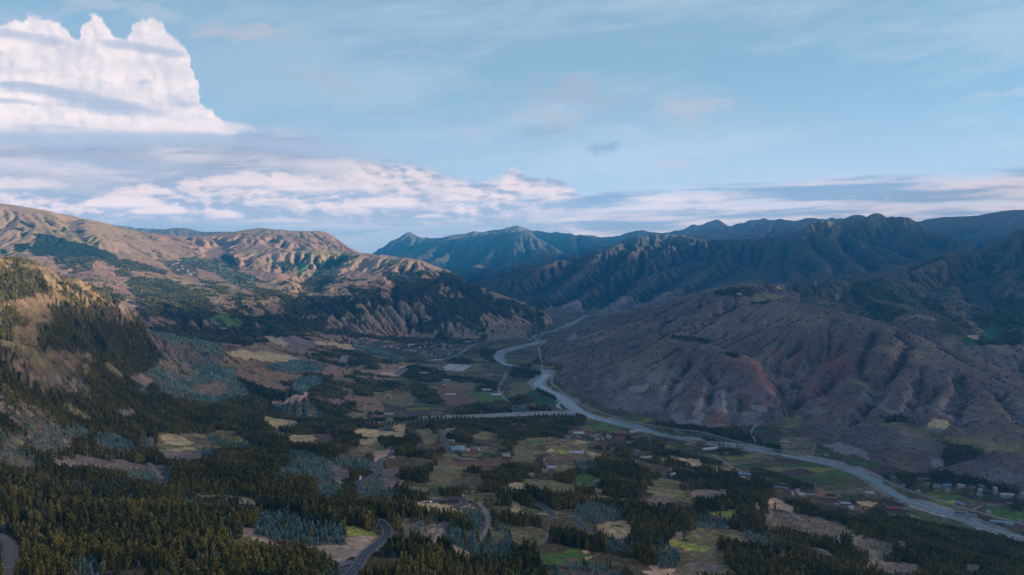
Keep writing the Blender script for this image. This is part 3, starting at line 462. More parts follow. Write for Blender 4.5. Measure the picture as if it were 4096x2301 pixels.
 ('z7','R',[(1400,470),(1490,470),(1500,560),(1430,580),(1370,530)]),('z7','R',[(1180,650),(1280,600),(1400,560),(1330,640),(1200,680)]),('z7','R',[(1600,870),(1720,860),(1740,940),(1810,960),(1830,830),(1920,870),(1910,970),(1650,985)]),('z7','R',[(2380,780),(2572,840),(2572,870),(2440,850)]),
 ('z7','R',[(600,80),(660,100),(640,150),(560,150)]),('z7','V',[(230,1300),(360,1300),(380,1447),(260,1447)]),('z7','O',[(700,840),(800,850),(900,920),(760,890)]),
 ('z8','K',[(130,1130),(440,1130),(500,1300),(250,1280),(120,1240)]),('z8','T',[(1600,1000),(1640,925),(1760,930),(1830,990),(1820,1025)]),('z8','P',[(1300,1060),(1430,1050),(1700,1140),(1600,1140)]),('z8','F',[(1780,1180),(2050,1200),(2150,1300),(1900,1350),(1750,1420)]),
 ('z8','O',[(820,540),(940,560),(1080,600),(960,610),(860,570)]),('z8','O',[(1070,960),(1300,960),(1800,1100),(2100,1160),(2500,1200),(2572,1250),(2300,1250),(1900,1180),(1400,1040)]),('z8','R',[(560,1200),(700,1180),(900,1220),(960,1290),(1040,1330),(880,1300),(700,1260)]),('z8','R',[(1620,1340),(1740,1340),(1740,1400),(1640,1420)]),
 ('z8','R',[(1080,725),(1130,780),(1300,890),(1280,892),(1100,800)]),('z8','O',[(100,930),(300,900),(360,930),(350,1000),(200,1020)]),('z8','F',[(0,1190),(140,1220),(180,1250),(120,1260),(0,1230)]),('z8','F',[(1110,930),(1340,920),(1370,970),(1280,960)]),
 ('z6','V',[(900,160),(1100,150),(1500,200),(1850,190),(2450,150),(2300,260),(2000,330),(1800,400),(1500,350),(1200,220)]),
 ('z6','F',[(1420,440),(1560,410),(1900,440),(1880,500),(1700,500),(1850,520),(1850,570),(1560,550),(1480,500)]),('z6','F',[(1850,500),(2200,520),(2460,570),(2440,590),(2200,560),(1860,545)]),('z6','F',[(1900,340),(2100,350),(2200,370),(2000,380)]),('z6','F',[(2250,240),(2400,270),(2430,340),(2480,370),(2420,380),(2260,300)]),
 ('z6','F',[(1570,600),(1650,590),(1760,640),(1850,720),(1890,790),(1700,780),(1600,700)]),('z6','F',[(2100,800),(2572,740),(2572,880),(2200,890),(2000,860)]),('z6','F',[(1540,200),(1850,195),(1900,215),(1560,230)]),('z6','F',[(2230,640),(2340,600),(2430,610),(2420,640),(2230,660)]),
 ('z6','B',[(1800,640),(2100,640),(2200,690),(2200,790),(2000,800),(1880,760)]),('z6','O',[(1870,560),(2200,570),(2200,640),(1950,640)]),('z6','G',[(2050,680),(2200,670),(2400,690),(2500,740),(2380,770),(2240,740)]),('z6','O',[(1900,380),(2150,410),(2300,430),(2250,460),(1900,460)]),
 ('z6','O',[(1640,390),(1870,370),(1850,430),(1660,410)]),('z6','B',[(1900,475),(2380,500),(2400,520),(2200,520),(1920,500)]),
 ('z6','T',[(0,270),(200,290),(440,335),(250,372),(0,345)]),('z6','B',[(0,345),(250,372),(100,410),(60,440),(0,435)]),('z6','J',[(110,400),(440,340),(740,400),(700,430),(560,460),(400,470),(250,460),(140,440)]),('z6','T',[(90,110),(220,120),(330,200),(190,195)]),
 ('z6','P',[(220,115),(400,115),(600,180),(510,240),(400,230),(330,200)]),('z6','T',[(600,170),(800,170),(790,195),(640,195)]),('z6','T',[(780,195),(960,190),(970,240),(860,225)]),('z6','P',[(640,95),(760,60),(860,100),(860,140),(700,130)]),('z6','J',[(970,195),(1100,210),(1500,320),(1530,370),(1400,350),(1100,260)]),
 ('z6','R',[(850,310),(940,310),(920,380),(830,370)]),('z6','C',[(1210,480),(1300,480),(1400,460),(1520,390),(1510,430),(1450,500),(1300,495)]),('z6','J',[(370,560),(560,520),(700,560),(560,620),(460,680),(370,620)]),('z6','O',[(850,510),(1030,550),(940,590)]),
 ('z6','C',[(190,770),(330,740),(430,700),(610,650),(600,670),(450,730),(330,780),(220,800)]),('z6','J',[(200,800),(500,750),(700,900),(600,930),(400,920)]),('z6','O',[(880,890),(1100,870),(1130,920),(1000,930)]),('z6','B',[(1160,880),(1280,900),(1260,930),(1170,920)]),('z6','O',[(1160,680),(1300,660),(1480,680),(1620,720),(1560,800),(1400,790),(1200,740)]),
 ('z6','P',[(1500,680),(1560,665),(1590,700),(1520,700)]),('z6','T',[(80,890),(220,930),(460,970),(400,1000),(190,1010),(100,960)]),('z6','Y',[(100,940),(200,935),(210,960),(130,965)]),('z6','P',[(190,1030),(290,1080),(280,1120),(200,1080)]),('z6','T',[(320,1095),(580,1120),(600,1145),(460,1150),(330,1130)]),
 ('z6','T',[(955,1055),(1100,1030),(1280,1050),(1410,1000),(1560,1005),(1500,1040),(1500,1100),(1300,1120),(1100,1110),(1000,1075)]),('z6','O',[(1610,1040),(1750,1030),(1840,1100),(1820,1150),(1700,1190),(1640,1110)]),('z6','O',[(2170,1100),(2420,1090),(2300,1140),(2200,1130)]),('z6','J',[(1550,1030),(1620,1060),(1640,1110),(1560,1090)]),
 ('z6','J',[(1210,1040),(1400,1020),(1400,1050),(1260,1055)]),('z6','P',[(1840,1060),(2000,1010),(2040,1020),(1980,1060),(1900,1100),(1870,1090)]),
 ('z5','J',[(1480,30),(1700,80),(1860,120),(2150,180),(2280,260),(2240,340),(2210,390),(2400,440),(2380,520),(2530,690),(2300,720),(2100,780),(1900,750),(1650,690),(1550,560),(1280,500),(1500,450),(1620,320),(1560,150)]),('z5','P',[(1290,500),(1450,490),(1560,560),(1480,600),(1350,560)]),
 ('z5','K',[(1530,120),(1640,150),(1800,270),(1700,300),(1620,240)]),('z5','K',[(1560,330),(1800,320),(1990,450),(1960,560),(1700,520),(1600,400)]),('z5','K',[(2000,600),(2250,560),(2300,650),(2150,720),(1950,680)]),('z5','T',[(2310,245),(2572,270),(2572,330),(2370,325)]),('z5','O',[(2200,350),(2280,330),(2240,375),(2572,395),(2572,425),(2230,400)]),
 ('z5','O',[(0,120),(120,140),(300,210),(400,300),(350,330),(200,240),(0,190)]),('z5','O',[(440,240),(550,290),(540,300),(450,260)]),('z5','K',[(0,280),(200,350),(340,450),(430,540),(300,500),(120,380),(0,330)]),('z5','O',[(140,475),(250,500),(400,620),(330,610),(180,520)]),
 ('z5','P',[(380,400),(550,480),(720,590),(880,680),(1000,710),(950,720),(800,670),(600,580),(430,470)]),('z5','O',[(800,320),(900,420),(910,480),(850,470)]),('z5','O',[(1050,340),(1150,400),(1280,520),(1200,500),(1080,420)]),('z5','J',[(740,480),(830,530),(860,600),(940,640),(820,640),(740,560)]),
 ('z5','J',[(1380,605),(1540,690),(1500,700),(1400,650)]),('z5','O',[(590,770),(700,790),(940,900),(900,930),(760,870),(620,810)]),('z5','K',[(0,580),(120,620),(200,720),(180,750),(400,850),(600,940),(560,1010),(300,900),(100,830),(0,850)]),
 ('z5','J',[(80,880),(300,900),(560,1010),(850,1020),(960,1080),(700,1120),(400,1120),(0,1130),(0,1050),(300,1080),(200,980)]),('z5','P',[(260,850),(400,870),(530,1000),(420,960)]),('z5','P',[(1190,840),(1340,830),(1400,860),(1280,900),(1210,880)]),('z5','O',[(1560,850),(1660,860),(1640,885)]),
 ('z1','F',[(0,640),(200,740),(430,780),(550,890),(400,920),(200,960),(0,1010)]),('z1','F',[(40,600),(180,650),(270,690),(420,740),(330,760),(150,700)]),('z1','F',[(520,1010),(760,1010),(1000,1050),(1220,1110),(1200,1160),(1150,1150),(1340,1210),(1530,1380),(1500,1447),(400,1447),(400,1300),(600,1250),(500,1130)]),
 ('z5','F',[(400,0),(1450,0),(1540,150),(1600,260),(1560,400),(1400,480),(1250,420),(900,260),(400,200)]),('z1','F',[(0,1060),(150,1090),(290,1200),(250,1260),(150,1250),(100,1300),(150,1400),(0,1370)]),('z1','F',[(580,790),(760,850),(960,950),(960,980),(700,860)]),('z1','F',[(600,890),(860,990),(830,1000),(650,930)]),('z1','F',[(970,1000),(1200,1050),(1220,1100),(1000,1020)]),
 ('z1','F',[(170,190),(350,260),(350,290),(230,250)]),('z1','F',[(90,290),(250,270),(230,310)]),('z1','F',[(280,330),(500,350),(680,400),(830,430),(960,480),(1130,530),(1200,580),(1000,600),(760,660),(570,630),(580,570),(480,560),(330,560),(280,510),(380,390),(330,350)]),
 ('z1','F',[(140,440),(290,430),(320,480),(200,520),(140,500)]),('z1','F',[(0,490),(70,500),(60,540),(0,530)]),('z1','F',[(630,260),(670,280),(640,330),(610,320)]),('z1','F',[(700,740),(780,680),(960,620),(900,700),(760,740)]),('z1','F',[(640,660),(760,650),(760,690),(650,690)]),
 ('z1','F',[(1310,760),(1700,800),(1900,900),(2100,1000),(2150,1150),(2100,1200),(1800,1200),(1400,1150),(1350,1080),(1550,1050),(1300,900)]),('z1','F',[(1000,580),(1300,600),(1700,720),(1650,740),(1350,700),(1100,650)]),('z1','F',[(1150,700),(1320,700),(1300,770),(1180,760)]),('z1','F',[(920,870),(1100,870),(1150,900),(1050,980)]),
 ('z1','F',[(1000,930),(1200,960),(1300,980),(1200,1010),(1030,1010)]),('z1','X',[(1800,580),(2200,600),(2300,700),(2572,760),(2572,900),(2350,850),(2200,740),(1900,660)]),('z1','F',[(2230,540),(2330,560),(2420,700),(2300,680),(2220,600)]),
 ('z1','F',[(2350,1150),(2572,1190),(2572,1447),(2400,1447),(1900,1380),(1500,1270),(1700,1260),(2000,1290),(2200,1260)]),('z1','G',[(2080,1180),(2260,1130),(2440,1220),(2400,1270),(2160,1270)]),('z1','O',[(2300,890),(2400,890),(2380,950),(2310,950)]),('z1','V',[(1600,600),(1950,620),(2000,780),(1750,740)]),
 ('z1','P',[(1110,1040),(1300,1000),(1430,1060),(1250,1100)]),('z1','T',[(1700,770),(1870,830),(1800,820)]),
 ('z2','F',[(1260,720),(1420,730),(1500,790),(1420,830),(1320,800)]),('z2','F',[(1360,880),(1500,800),(1700,780),(1750,850),(1860,870),(1850,930),(1700,950),(1600,1040),(1400,1000)]),('z2','F',[(1500,740),(1700,700),(1750,740),(1600,790)]),('z2','F',[(1850,720),(1960,720),(2100,820),(2200,870),(2300,960),(2150,960),(1900,870)]),
 ('z2','F',[(1980,990),(2150,980),(2400,1060),(2572,1100),(2572,1200),(2300,1100),(2200,1250),(2000,1150)]),('z2','F',[(540,780),(650,760),(820,780),(780,830),(700,840),(650,930),(540,920)]),('z2','F',[(200,620),(330,620),(400,660),(330,740),(230,660)]),('z2','F',[(0,880),(180,900),(260,920),(100,1000),(0,1000)]),
 ('z2','F',[(240,1000),(480,950),(700,980),(950,960),(930,1010),(1000,1100),(800,1150),(600,1160),(300,1120),(260,1060)]),('z2','F',[(1100,950),(1350,1000),(1380,1060),(1200,1040)]),('z2','F',[(0,1160),(300,1140),(600,1200),(700,1300),(500,1330),(300,1350),(100,1220)]),
 ('z2','F',[(600,1300),(900,1290),(1100,1350),(1500,1380),(2300,1400),(2300,1440),(1600,1440),(1100,1380),(700,1340)]),('z2','F',[(1700,1050),(1900,1100),(2100,1230),(1900,1200),(1720,1150)]),('z2','F',[(640,640),(760,590),(900,570),(1080,545),(1000,590),(800,640),(680,700),(600,760),(560,760)]),
 ('z2','G',[(400,650),(520,650),(500,730),(430,760)]),('z2','O',[(100,850),(270,900),(200,910)]),('z2','T',[(1140,560),(1300,560),(1560,620),(1400,600)]),('z2','Y',[(1310,615),(1450,620),(1440,630),(1320,625)]),
 ('z3','F',[(2040,930),(2240,880),(2440,880),(2430,960),(2200,960)]),('z3','O',[(2440,960),(2572,930),(2572,1000),(2420,1040)]),('z3','F',[(2380,1020),(2572,1010),(2572,1030),(2420,1045)]),
 ('z4','T',[(70,870),(140,870),(135,910)]),('z4','O',[(0,940),(100,960),(160,980),(0,990)]),('z4','T',[(1200,880),(1250,890),(1245,898)]),('z4','O',[(480,1010),(590,1010),(590,1030),(520,1030)]),
 ('z4','F',[(820,880),(920,820),(1050,850),(1200,900),(1400,1010),(1350,1040),(1150,1000),(1080,960),(960,920),(1000,1000),(1200,1060),(1400,1120),(1280,1180),(1240,1220),(1100,1160),(900,1050)]),('z4','F',[(1400,690),(1740,560),(1800,600),(1600,640),(1450,700)]),
 ('z4','F',[(1500,980),(1700,1000),(1800,1150),(2000,1200),(2050,1300),(1850,1250),(1700,1150)]),('z4','F',[(2260,1000),(2400,980),(2480,1000),(2572,990),(2572,1447),(2100,1447),(2150,1330),(2080,1200),(2300,1130)]),('z4','D',[(1950,1400),(2000,1340),(2150,1447),(1950,1447)]),('z4','T',[(1970,1365),(2080,1365),(2100,1390),(1980,1385)]),
 ('z4','D',[(2130,1290),(2240,1220),(2350,1280),(2300,1400),(2180,1400)]),('z4','O',[(1690,1390),(1800,1390),(1800,1440),(1730,1440)]),('z4','V',[(1650,1100),(2100,1330),(1950,1380),(1700,1300)]),
]
SX = 2
cmap = np.zeros((575*SX, 1024*SX), np.int8)
def raster(P, val, img):
    x = np.array([p[0] for p in P])*SX; y = np.array([p[1] for p in P])*SX; Hh, Ww = img.shape
    y0 = max(int(y.min()), 0); y1 = min(int(y.max())+1, Hh-1); x0 = max(int(x.min()), 0); x1 = min(int(x.max())+1, Ww-1)
    if y1 <= y0 or x1 <= x0: return
    yy, xx = np.mgrid[y0:y1+1, x0:x1+1]; ins = np.zeros(xx.shape, bool)
    for i in range(len(x)):
        xa, ya, xb, yb = x[i], y[i], x[i-1], y[i-1]
        if ya == yb: continue
        ins ^= ((ya > yy) != (yb > yy)) & (xx < (xb-xa)*(yy-ya)/(yb-ya)+xa)
    img[y0:y1+1, x0:x1+1][ins] = val
for (tile, k, P) in POLY: raster(zp(tile, P), KEYS.index(k)+1, cmap)
def look_cover(px, py):
    ix = np.round(px*SX).astype(np.int32); iy = np.round(py*SX).astype(np.int32)
    ok = (ix >= 0) & (ix < 1024*SX) & (iy >= 0) & (iy < 575*SX)
    return np.where(ok, cmap[np.clip(iy, 0, 575*SX-1), np.clip(ix, 0, 1024*SX-1)], 0)
def project(X, Y, Z):
    f = Y*CP-(Z-HC)*SP; u = Y*SP+(Z-HC)*CP
    return CX0+FPX*X/f, CY0-FPX*u/f
# ---------------------------------------------------------------- rivers and roads, traced on the ground
def true_crests(Z, sg):                            # bring every surveyed crest back to its height
    num = np.zeros_like(Z); den = np.full_like(Z, .45)
    for (t, l, z) in crests:
        i, j = int((l-L0)/DC), int((t-T0)/DC); k = int(2.6*sg/DC)
        if i < k+1 or j < k+1 or i > NL-k-2 or j > NT-k-2: continue
        cur = Z[i-2:i+3, j-1:j+2].max(); sl = (slice(i-k, i+k+1), slice(j-k, j+k+1)); w = np.exp(-((TG[sl]-t)**2+(LG[sl]-l)**2)/(2*sg*sg)); num[sl] += w*(z-cur); den[sl] += w
    return Z+num/den
_d = ZE-ZR; ZE = np.where(DR_, ZR+blur(_d, 1), ZE)
for sg in (.0085, .0085, .0032): ZE = true_crests(ZE, sg)
def drape(tile, P, z=None):
    out = []
    for q in zp(tile, P):
        if z is not None: out.append(on_floor(q[0], q[1], z)); continue
        h = march(ZE, *q)
        if h: out.append(h[2])
    return out
def smooth_line(P, step=6.0, it=3):
    P = np.array(P, float); d = np.r_[0, np.cumsum(np.hypot(*(np.diff(P[:, :2], axis=0).T)))]
    n = max(4, int(d[-1]/step)); s = np.linspace(0, d[-1], n); Q = np.stack([np.interp(s, d, P[:, k]) for k in range(P.shape[1])], 1)
    w = max(1, int(len(Q)/len(P)*.45)); 
    for _ in range(it):
        if len(Q) <= 2*w+1: break
        k = np.ones(2*w+1)/(2*w+1); E = np.concatenate([2*Q[0]-Q[w:0:-1], Q, 2*Q[-1]-Q[-2:-w-2:-1]])
        Q = np.stack([np.convolve(E[:, c], k, 'valid') for c in range(Q.shape[1])], 1)
    return Q
RIV = [('z3',(760,1160),60),('z3',(690,1195),60),('z3',(620,1232),60),('z3',(550,1262),60),('z7',(520,30),55),('z7',(450,68),50),('z7',(340,90),50),('z7',(235,128),55),('z7',(245,145),60),('z7',(295,160),60),('z7',(300,178),60),('z7',(220,195),60),('z7',(120,212),60),('z7',(0,240),60),
 ('z6',(2520,258),60),('z6',(2440,290),58),('z6',(2415,320),55),('z6',(2430,350),52),('z6',(2470,380),48),('z6',(2520,400),44),('z7',(30,415),40),('z7',(110,426),42),('z7',(220,434),50),('z7',(310,448),60),('z7',(355,472),68),('z7',(345,502),72),('z7',(290,545),74),('z7',(250,590),74),('z7',(290,632),78),
 ('z7',(400,675),82),('z7',(500,720),88),('z7',(560,775),90),('z7',(610,835),90),('z7',(690,882),86),('z7',(800,920),80),('z7',(950,965),76),('z7',(1100,998),74),('z7',(1300,1048),72),('z7',(1500,1100),66),('z7',(1680,1140),58),('z7',(1800,1157),52),('z7',(2000,1185),46),('z7',(2200,1215),50),('z7',(2400,1245),58),('z7',(2572,1278),62),
 ('b4',(150,240),62),('b4',(300,268),62),('b4',(600,325),66),('b4',(900,405),66),('b4',(1050,490),66),('b4',(1200,590),70),('b4',(1350,685),66),('b4',(1500,740),55),('b4',(1700,800),48),('b4',(1950,880),48),('b4',(2300,1000),50),('b4',(2700,1110),50),('b4',(3300,1270),50)]
rp = [on_floor(*zp(t, [p])[0])[:2]+(w*(.50 if t != 'b4' else .34),) for t, p, w in RIV]
river = smooth_line(rp, 14, 2)
SIDE = smooth_line([on_floor(*zp('z7', [q])[0])[:2]+(w,) for q, w in [((500,765),14),((455,800),18),((470,835),18),((540,862),16),((620,885),16)]], 8, 1)
TRIB = smooth_line([on_floor(*zp(t, [q])[0], z)[:2]+(w,) for t, q, w, z in [('z6',(640,942),24,24),('z6',(800,955),34,20),('z6',(1000,966),40,14),('z6',(1200,958),44,10),('z6',(1500,948),50,6),('z6',(1800,940),64,3),('z6',(2100,927),70,2),('z6',(2400,912),74,2),('z7',(0,902),74,1.5),('z7',(250,892),78,1),('z7',(450,888),70,1),('z7',(600,895),60,1)]], 14, 2)
ROADS = [  # kind, width, tile, line
 ('asphalt',8.5,'b2',[(880,1480),(930,1400),(1000,1340),(1080,1240),(1180,1150),(1280,1080),(1330,1010),(1320,960),(1240,905)]),('asphalt',8.5,'b2',[(1690,708),(1760,700),(1830,683),(1950,672),(2030,676),(2095,695),(2105,720),(2060,745),(1995,755)]),
 ('asphalt',8,'b2',[(1060,590),(1025,530),(1040,490),(1120,460),(1210,430),(1265,395),(1240,350),(1225,310),(1250,280),(1330,245),(1390,210),(1370,180),(1340,170)]),('asphalt',8.5,'b3',[(250,735),(330,775),(390,820),(420,860)]),('asphalt',8.5,'b3',[(600,870),(660,910),(720,950),(800,995)]),
 ('asphalt',9,'b2',[(1845,-10),(1850,20),(1870,60),(1900,130),(1940,190),(1990,232)]),('gravel',7,'b2',[(1990,232),(2050,262),(2200,268)]),('asphalt',9,'z6',[(1440,680),(1490,640),(1545,595)]),
 ('gravel',12,'z6',[(1780,360),(1900,340),(2020,310),(2100,250),(2200,200),(2330,160),(2450,130),(2572,115)]),('gravel',8,'z6',[(2510,480),(2490,540),(2450,600),(2430,650),(2470,710),(2540,770)]),
 ('gravel',8,'z7',[(340,110),(345,160),(265,210),(280,300),(310,400)]),('gravel',8,'z7',[(400,500),(395,590),(500,660),(600,730),(760,820),(900,880),(1050,940),(1250,985),(1400,1010),(1700,1040),(2000,1090),(2200,1150),(2400,1200),(2572,1235)]),
 ('gravel',8,'b4',[(20,172),(220,210),(500,260),(700,310),(850,350),(1000,400),(1120,460),(1200,510),(1400,590),(1600,650),(1850,740),(2100,810),(2400,890),(2700,970)]),
 ('gravel',5,'b4',[(600,365),(760,395),(900,445),(980,505),(1080,565),(1190,640)]),('gravel',5,'b4',[(0,485),(200,530),(400,580)]),('gravel',6,'b3',[(2020,240),(2100,280),(2200,340),(2280,400),(2350,470),(2400,490)]),
 ('dirt',6,'b4',[(950,1045),(880,1058),(855,1090),(890,1130),(930,1150)]),('dirt',6,'b4',[(1035,1200),(1080,1260),(1090,1290),(1050,1330),(1000,1360)]),('dirt',6,'b4',[(430,1160),(560,1190),(660,1270),(780,1340)]),('dirt',5,'b4',[(0,760),(40,790),(35,830),(0,860)]),
 ('path',2.2,'b3',[(1850,975),(1920,1040),(1990,1130),(2010,1170),(1980,1240),(1900,1290),(1800,1350),(1700,1420),(1640,1460)]),('dirt',3,'b3',[(370,1030),(350,1080),(320,1095)]),('gravel',5,'b3',[(330,270),(345,330),(330,400)]),
 ('dirt',5,'b1',[(1490,320),(1540,360),(1590,430),(1630,470)]),('dirt',4.5,'b1',[(1510,40),(1530,100),(1520,130),(1570,180),(1640,210)]),('gravel',7.5,'b1',[(-300,1000),(-100,1040),(20,1090),(80,1160),(120,1270),(110,1380),(90,1500)]),
 ('dirt',6,'z5',[(1740,720),(1860,690),(1960,640),(2060,600),(2200,560)]),('dirt',5,'b2',[(2240,740),(2320,820),(2340,900),(2310,1000),(2250,1090)]),('path',3,'b2',[(1760,1080),(1830,1000),(1840,940),(1900,910)]),('path',3,'b2',[(1800,345),(1900,315),(2000,300)]),
 ('dirt',4,'z7',[(2480,990),(2400,1030),(2400,1100),(2450,1180)]),('dirt',4,'z8',[(2380,860),(2480,890),(2572,900)]),('path',4,'z8',[(0,895),(80,910),(150,915)]),
]
roads = []
for kind, w, t, P in ROADS:
    Q = drape(t, P)
    if len(Q) > 1: roads.append((kind, w, smooth_line([q for q in Q], 5.0 if w < 12 else 12., 3)))
# ---------------------------------------------------------------- fine ground grid
def spaced(a, b, c): return np.arange(a, b, c)
t_in = spaced(-.665, .665, .0016); tf = np.r_[spaced(T0+.004, -.665, .007), t_in, spaced(.668, T1-.004, .007)]
lf = np.r_[spaced(L0+.004, 9.2, .0021), spaced(9.2, L1-.006, .0040)]
def cubic(src0, d, n, x):
    f = (x-src0)/d; i = np.clip(np.floor(f).astype(int), 1, n-3); u = f-i
    w = [(-u+2*u**2-u**3)/2, (2-5*u**2+3*u**3)/2, (u+4*u**2-3*u**3)/2, (u**3-u**2)/2]
    return i, [a.astype(np.float32) for a in w]
def resample(A):
    i, w = cubic(L0, DC, NL, lf); B = sum(w[k][:, None]*A[i-1+k] for k in range(4))
    j, v = cubic(T0, DC, NT, tf); return sum(v[k][None, :]*B[:, j-1+k] for k in range(4))
ZF = resample(ZE.astype(np.float32)); GW = resample(np.clip((blur(ZE, 6)-ZE)/(Rg*.0022), -1, 1).astype(np.float32))   # GW > 0 in gullies
RF = np.exp(lf)[:, None].astype(np.float32); TF = tf[None, :].astype(np.float32)
XF = (RF*np.sin(TF)).astype(np.float32); YF = (RF*np.cos(TF)).astype(np.float32)
gx = np.gradient(ZF, axis=1)/(RF*np.gradient(tf)[None, :]); gl = np.gradient(ZF, axis=0)/(RF*np.gradient(lf)[:, None]); SL = np.sqrt(gx*gx+gl*gl).astype(np.float32)
liftF = np.clip((ZF-8)/40., 0, 1)
for lam, amp in ((160, 4.5), (70, 2.6), (30, 1.3), (13, .6), (6, .25)):
    fade = np.clip(lam/(RF*.0018)/3-1, 0, 1)
    row = np.nonzero(fade[:, 0] > 0)[0]
    if len(row) == 0: continue
    e = row[-1]+1
    nz_ = vnoise(XF[:e]/lam+lam, YF[:e]/lam-lam, int(lam))-.5
    if lam in (70, 30): nz_ = .25-np.abs(nz_)
    ZF[:e] += nz_*amp*2*fade[:e]*(liftF[:e]*(.25+.75*np.clip(SL[:e]*2.5, 0, 1))*(1-.5*(over_river(TF+0*RF[:e], RF[:e]+0*TF, YF[:e]) & (YF[:e] < 6900)))+.02)
far_ = np.clip((YF-11000)/1500, 0, 1)
ZF += far_*((.35-np.abs(2*fbm(XF/650, YF/650, 3, 131)-1))*110+(.3-np.abs(2*vnoise(XF/230, YF/230, 132)-1))*28)*(ZF > 500)
def windows(Q, rad):                           # grid windows round every piece of a line
    th = np.arctan2(Q[:, 0], Q[:, 1]); rr = np.log(np.hypot(Q[:, 0], Q[:, 1]))
    for k in range(len(Q)-1):
        R0 = math.exp(min(rr[k], rr[k+1])); m = rad/R0
        j0, j1 = np.searchsorted(tf, [min(th[k], th[k+1])-m, max(th[k], th[k+1])+m]); i0, i1 = np.searchsorted(lf, [min(rr[k], rr[k+1])-m, max(rr[k], rr[k+1])+m])
        if i1 > i0 and j1 > j0: yield k, slice(i0, i1), slice(j0, j1)
def near_line(Q, rad):                         # distance to a line and the line's third value, near it
    D = {}; BIG = np.full(ZF.shape, 1e9, np.float32); V = np.zeros(ZF.shape, np.float32)
    for k, si, sj in windows(Q, rad):
        a, b = Q[k], Q[k+1]; vx, vy = b[0]-a[0], b[1]-a[1]; x = XF[si, sj]-a[0]; y = YF[si, sj]-a[1]
        u = np.clip((x*vx+y*vy)/(vx*vx+vy*vy+1e-9), 0, 1); d = np.hypot(x-vx*u, y-vy*u)
        m = d < BIG[si, sj]; BIG[si, sj] = np.where(m, d, BIG[si, sj]); V[si, sj] = np.where(m, a[2]+(b[2]-a[2])*u, V[si, sj])
    return BIG, V
NOTREE = np.zeros(ZF.shape, bool); GRAVEL = np.zeros(ZF.shape, bool); VERGE = np.zeros(ZF.shape, bool)
low = np.clip(ZF, 2.2, None); ZF = np.where(ZF < 14, 2.2+(low-2.2)*.75, ZF).astype(np.float32)
D_, V_ = near_line(TRIB, 90); m = D_ < V_*.5; ZF = np.where(D_ < V_*.5+25, np.minimum(ZF, np.maximum(1.6, ZF*.55)+np.clip(D_-V_*.5, 0, 25)*.4), ZF); GRAVEL |= m; NOTREE |= m
D_, V_ = near_line(river, 130); w = V_*.5
bank = np.clip((D_-w)/14, 0, 1); ZF = np.where(D_ < w+60, np.minimum(ZF, -1.6+bank*3.6+np.clip(D_-w-14, 0, 1e3)*.25), ZF); ZF = np.where(D_ < w-2, -1.6, ZF)
GRAVEL |= (D_ < w+5+22*np.clip((fbm(XF/130, YF/130, 2, 77)-.45)*6, 0, 1)); NOTREE |= D_ < w+8
D_, V_ = near_line(SIDE, 40); ZF = np.where(D_ < V_*.5, -1.4, ZF); NOTREE |= D_ < V_*.5+3
for r_i, (kind, w, Q) in enumerate(roads):
    zs = []
    ii = np.clip(np.searchsorted(lf, np.log(np.hypot(Q[:, 0], Q[:, 1]))), 1, len(lf)-1); jj = np.clip(np.searchsorted(tf, np.arctan2(Q[:, 0], Q[:, 1])), 1, len(tf)-1)
    Q[:, 2] = np.maximum(ZF[ii, jj], 1.8)
    k = np.ones(9)/9; e = np.concatenate([np.full(4, Q[0, 2]), Q[:, 2], np.full(4, Q[-1, 2])]); Q[:, 2] = np.convolve(e, k, 'valid')
    D_, V_ = near_line(Q, w*.5+12); h = w*.5+1.5; b = np.clip((D_-h)/8, 0, 1); b = b*b*(3-2*b)
    ZF = np.where(D_ < h+8, V_*(1-b)+ZF*b, ZF); NOTREE |= D_ < w*.5+3.0; VERGE |= (D_ < w*.5+1.8) & (kind != 'path')
ZF = ZF.astype(np.float32)
def zat(x, y):
    t = np.arctan2(x, y); l = np.log(np.hypot(x, y)); i = np.clip(np.searchsorted(lf, l)-1, 0, len(lf)-2); j = np.clip(np.searchsorted(tf, t)-1, 0, len(tf)-2)
    u = np.clip((l-lf[i])/(lf[i+1]-lf[i]), 0, 1); v = np.clip((t-tf[j])/(tf[j+1]-tf[j]), 0, 1)
    return (ZF[i, j]*(1-u)*(1-v)+ZF[i+1, j]*u*(1-v)+ZF[i, j+1]*(1-u)*v+ZF[i+1, j+1]*u*v)
# which cover stands where: survey outlines where the ground was seen, natural rules elsewhere
PXF, PYF = project(XF, YF, ZF)
el = (ZF-HC)/RF; vis = el >= np.maximum.accumulate(el, 0)-.0015
jit = np.clip(1.6-RF/6000, .4, 1.6)
HT = np.clip(11-(RF-2500)/400, 0, 11)*FPX/RF           # outlines follow crown tops: step up by most of a tree's height
wx = (fbm(XF/30, YF/30, 3, 51)-.5)*9*jit; wy = (fbm(XF/30+99, YF/30, 3, 52)-.5)*5*jit
cvF = look_cover(PXF+wx, PYF+wy-HT*.55); cvG = look_cover(PXF+wx, PYF+wy)
cvF = np.where(vis, cvF, 0); cvG = np.where(vis, cvG, 0)
cv = np.where(np.isin(cvF, [1, 2, 3, 4, 5]) | (cvG == 0), cvF, cvG)
n1 = fbm(XF/260, YF/260, 4, 61); n2 = fbm(XF/900+5, YF/900, 3, 62); n3 = fbm(XF/60, YF/60, 3, 63)
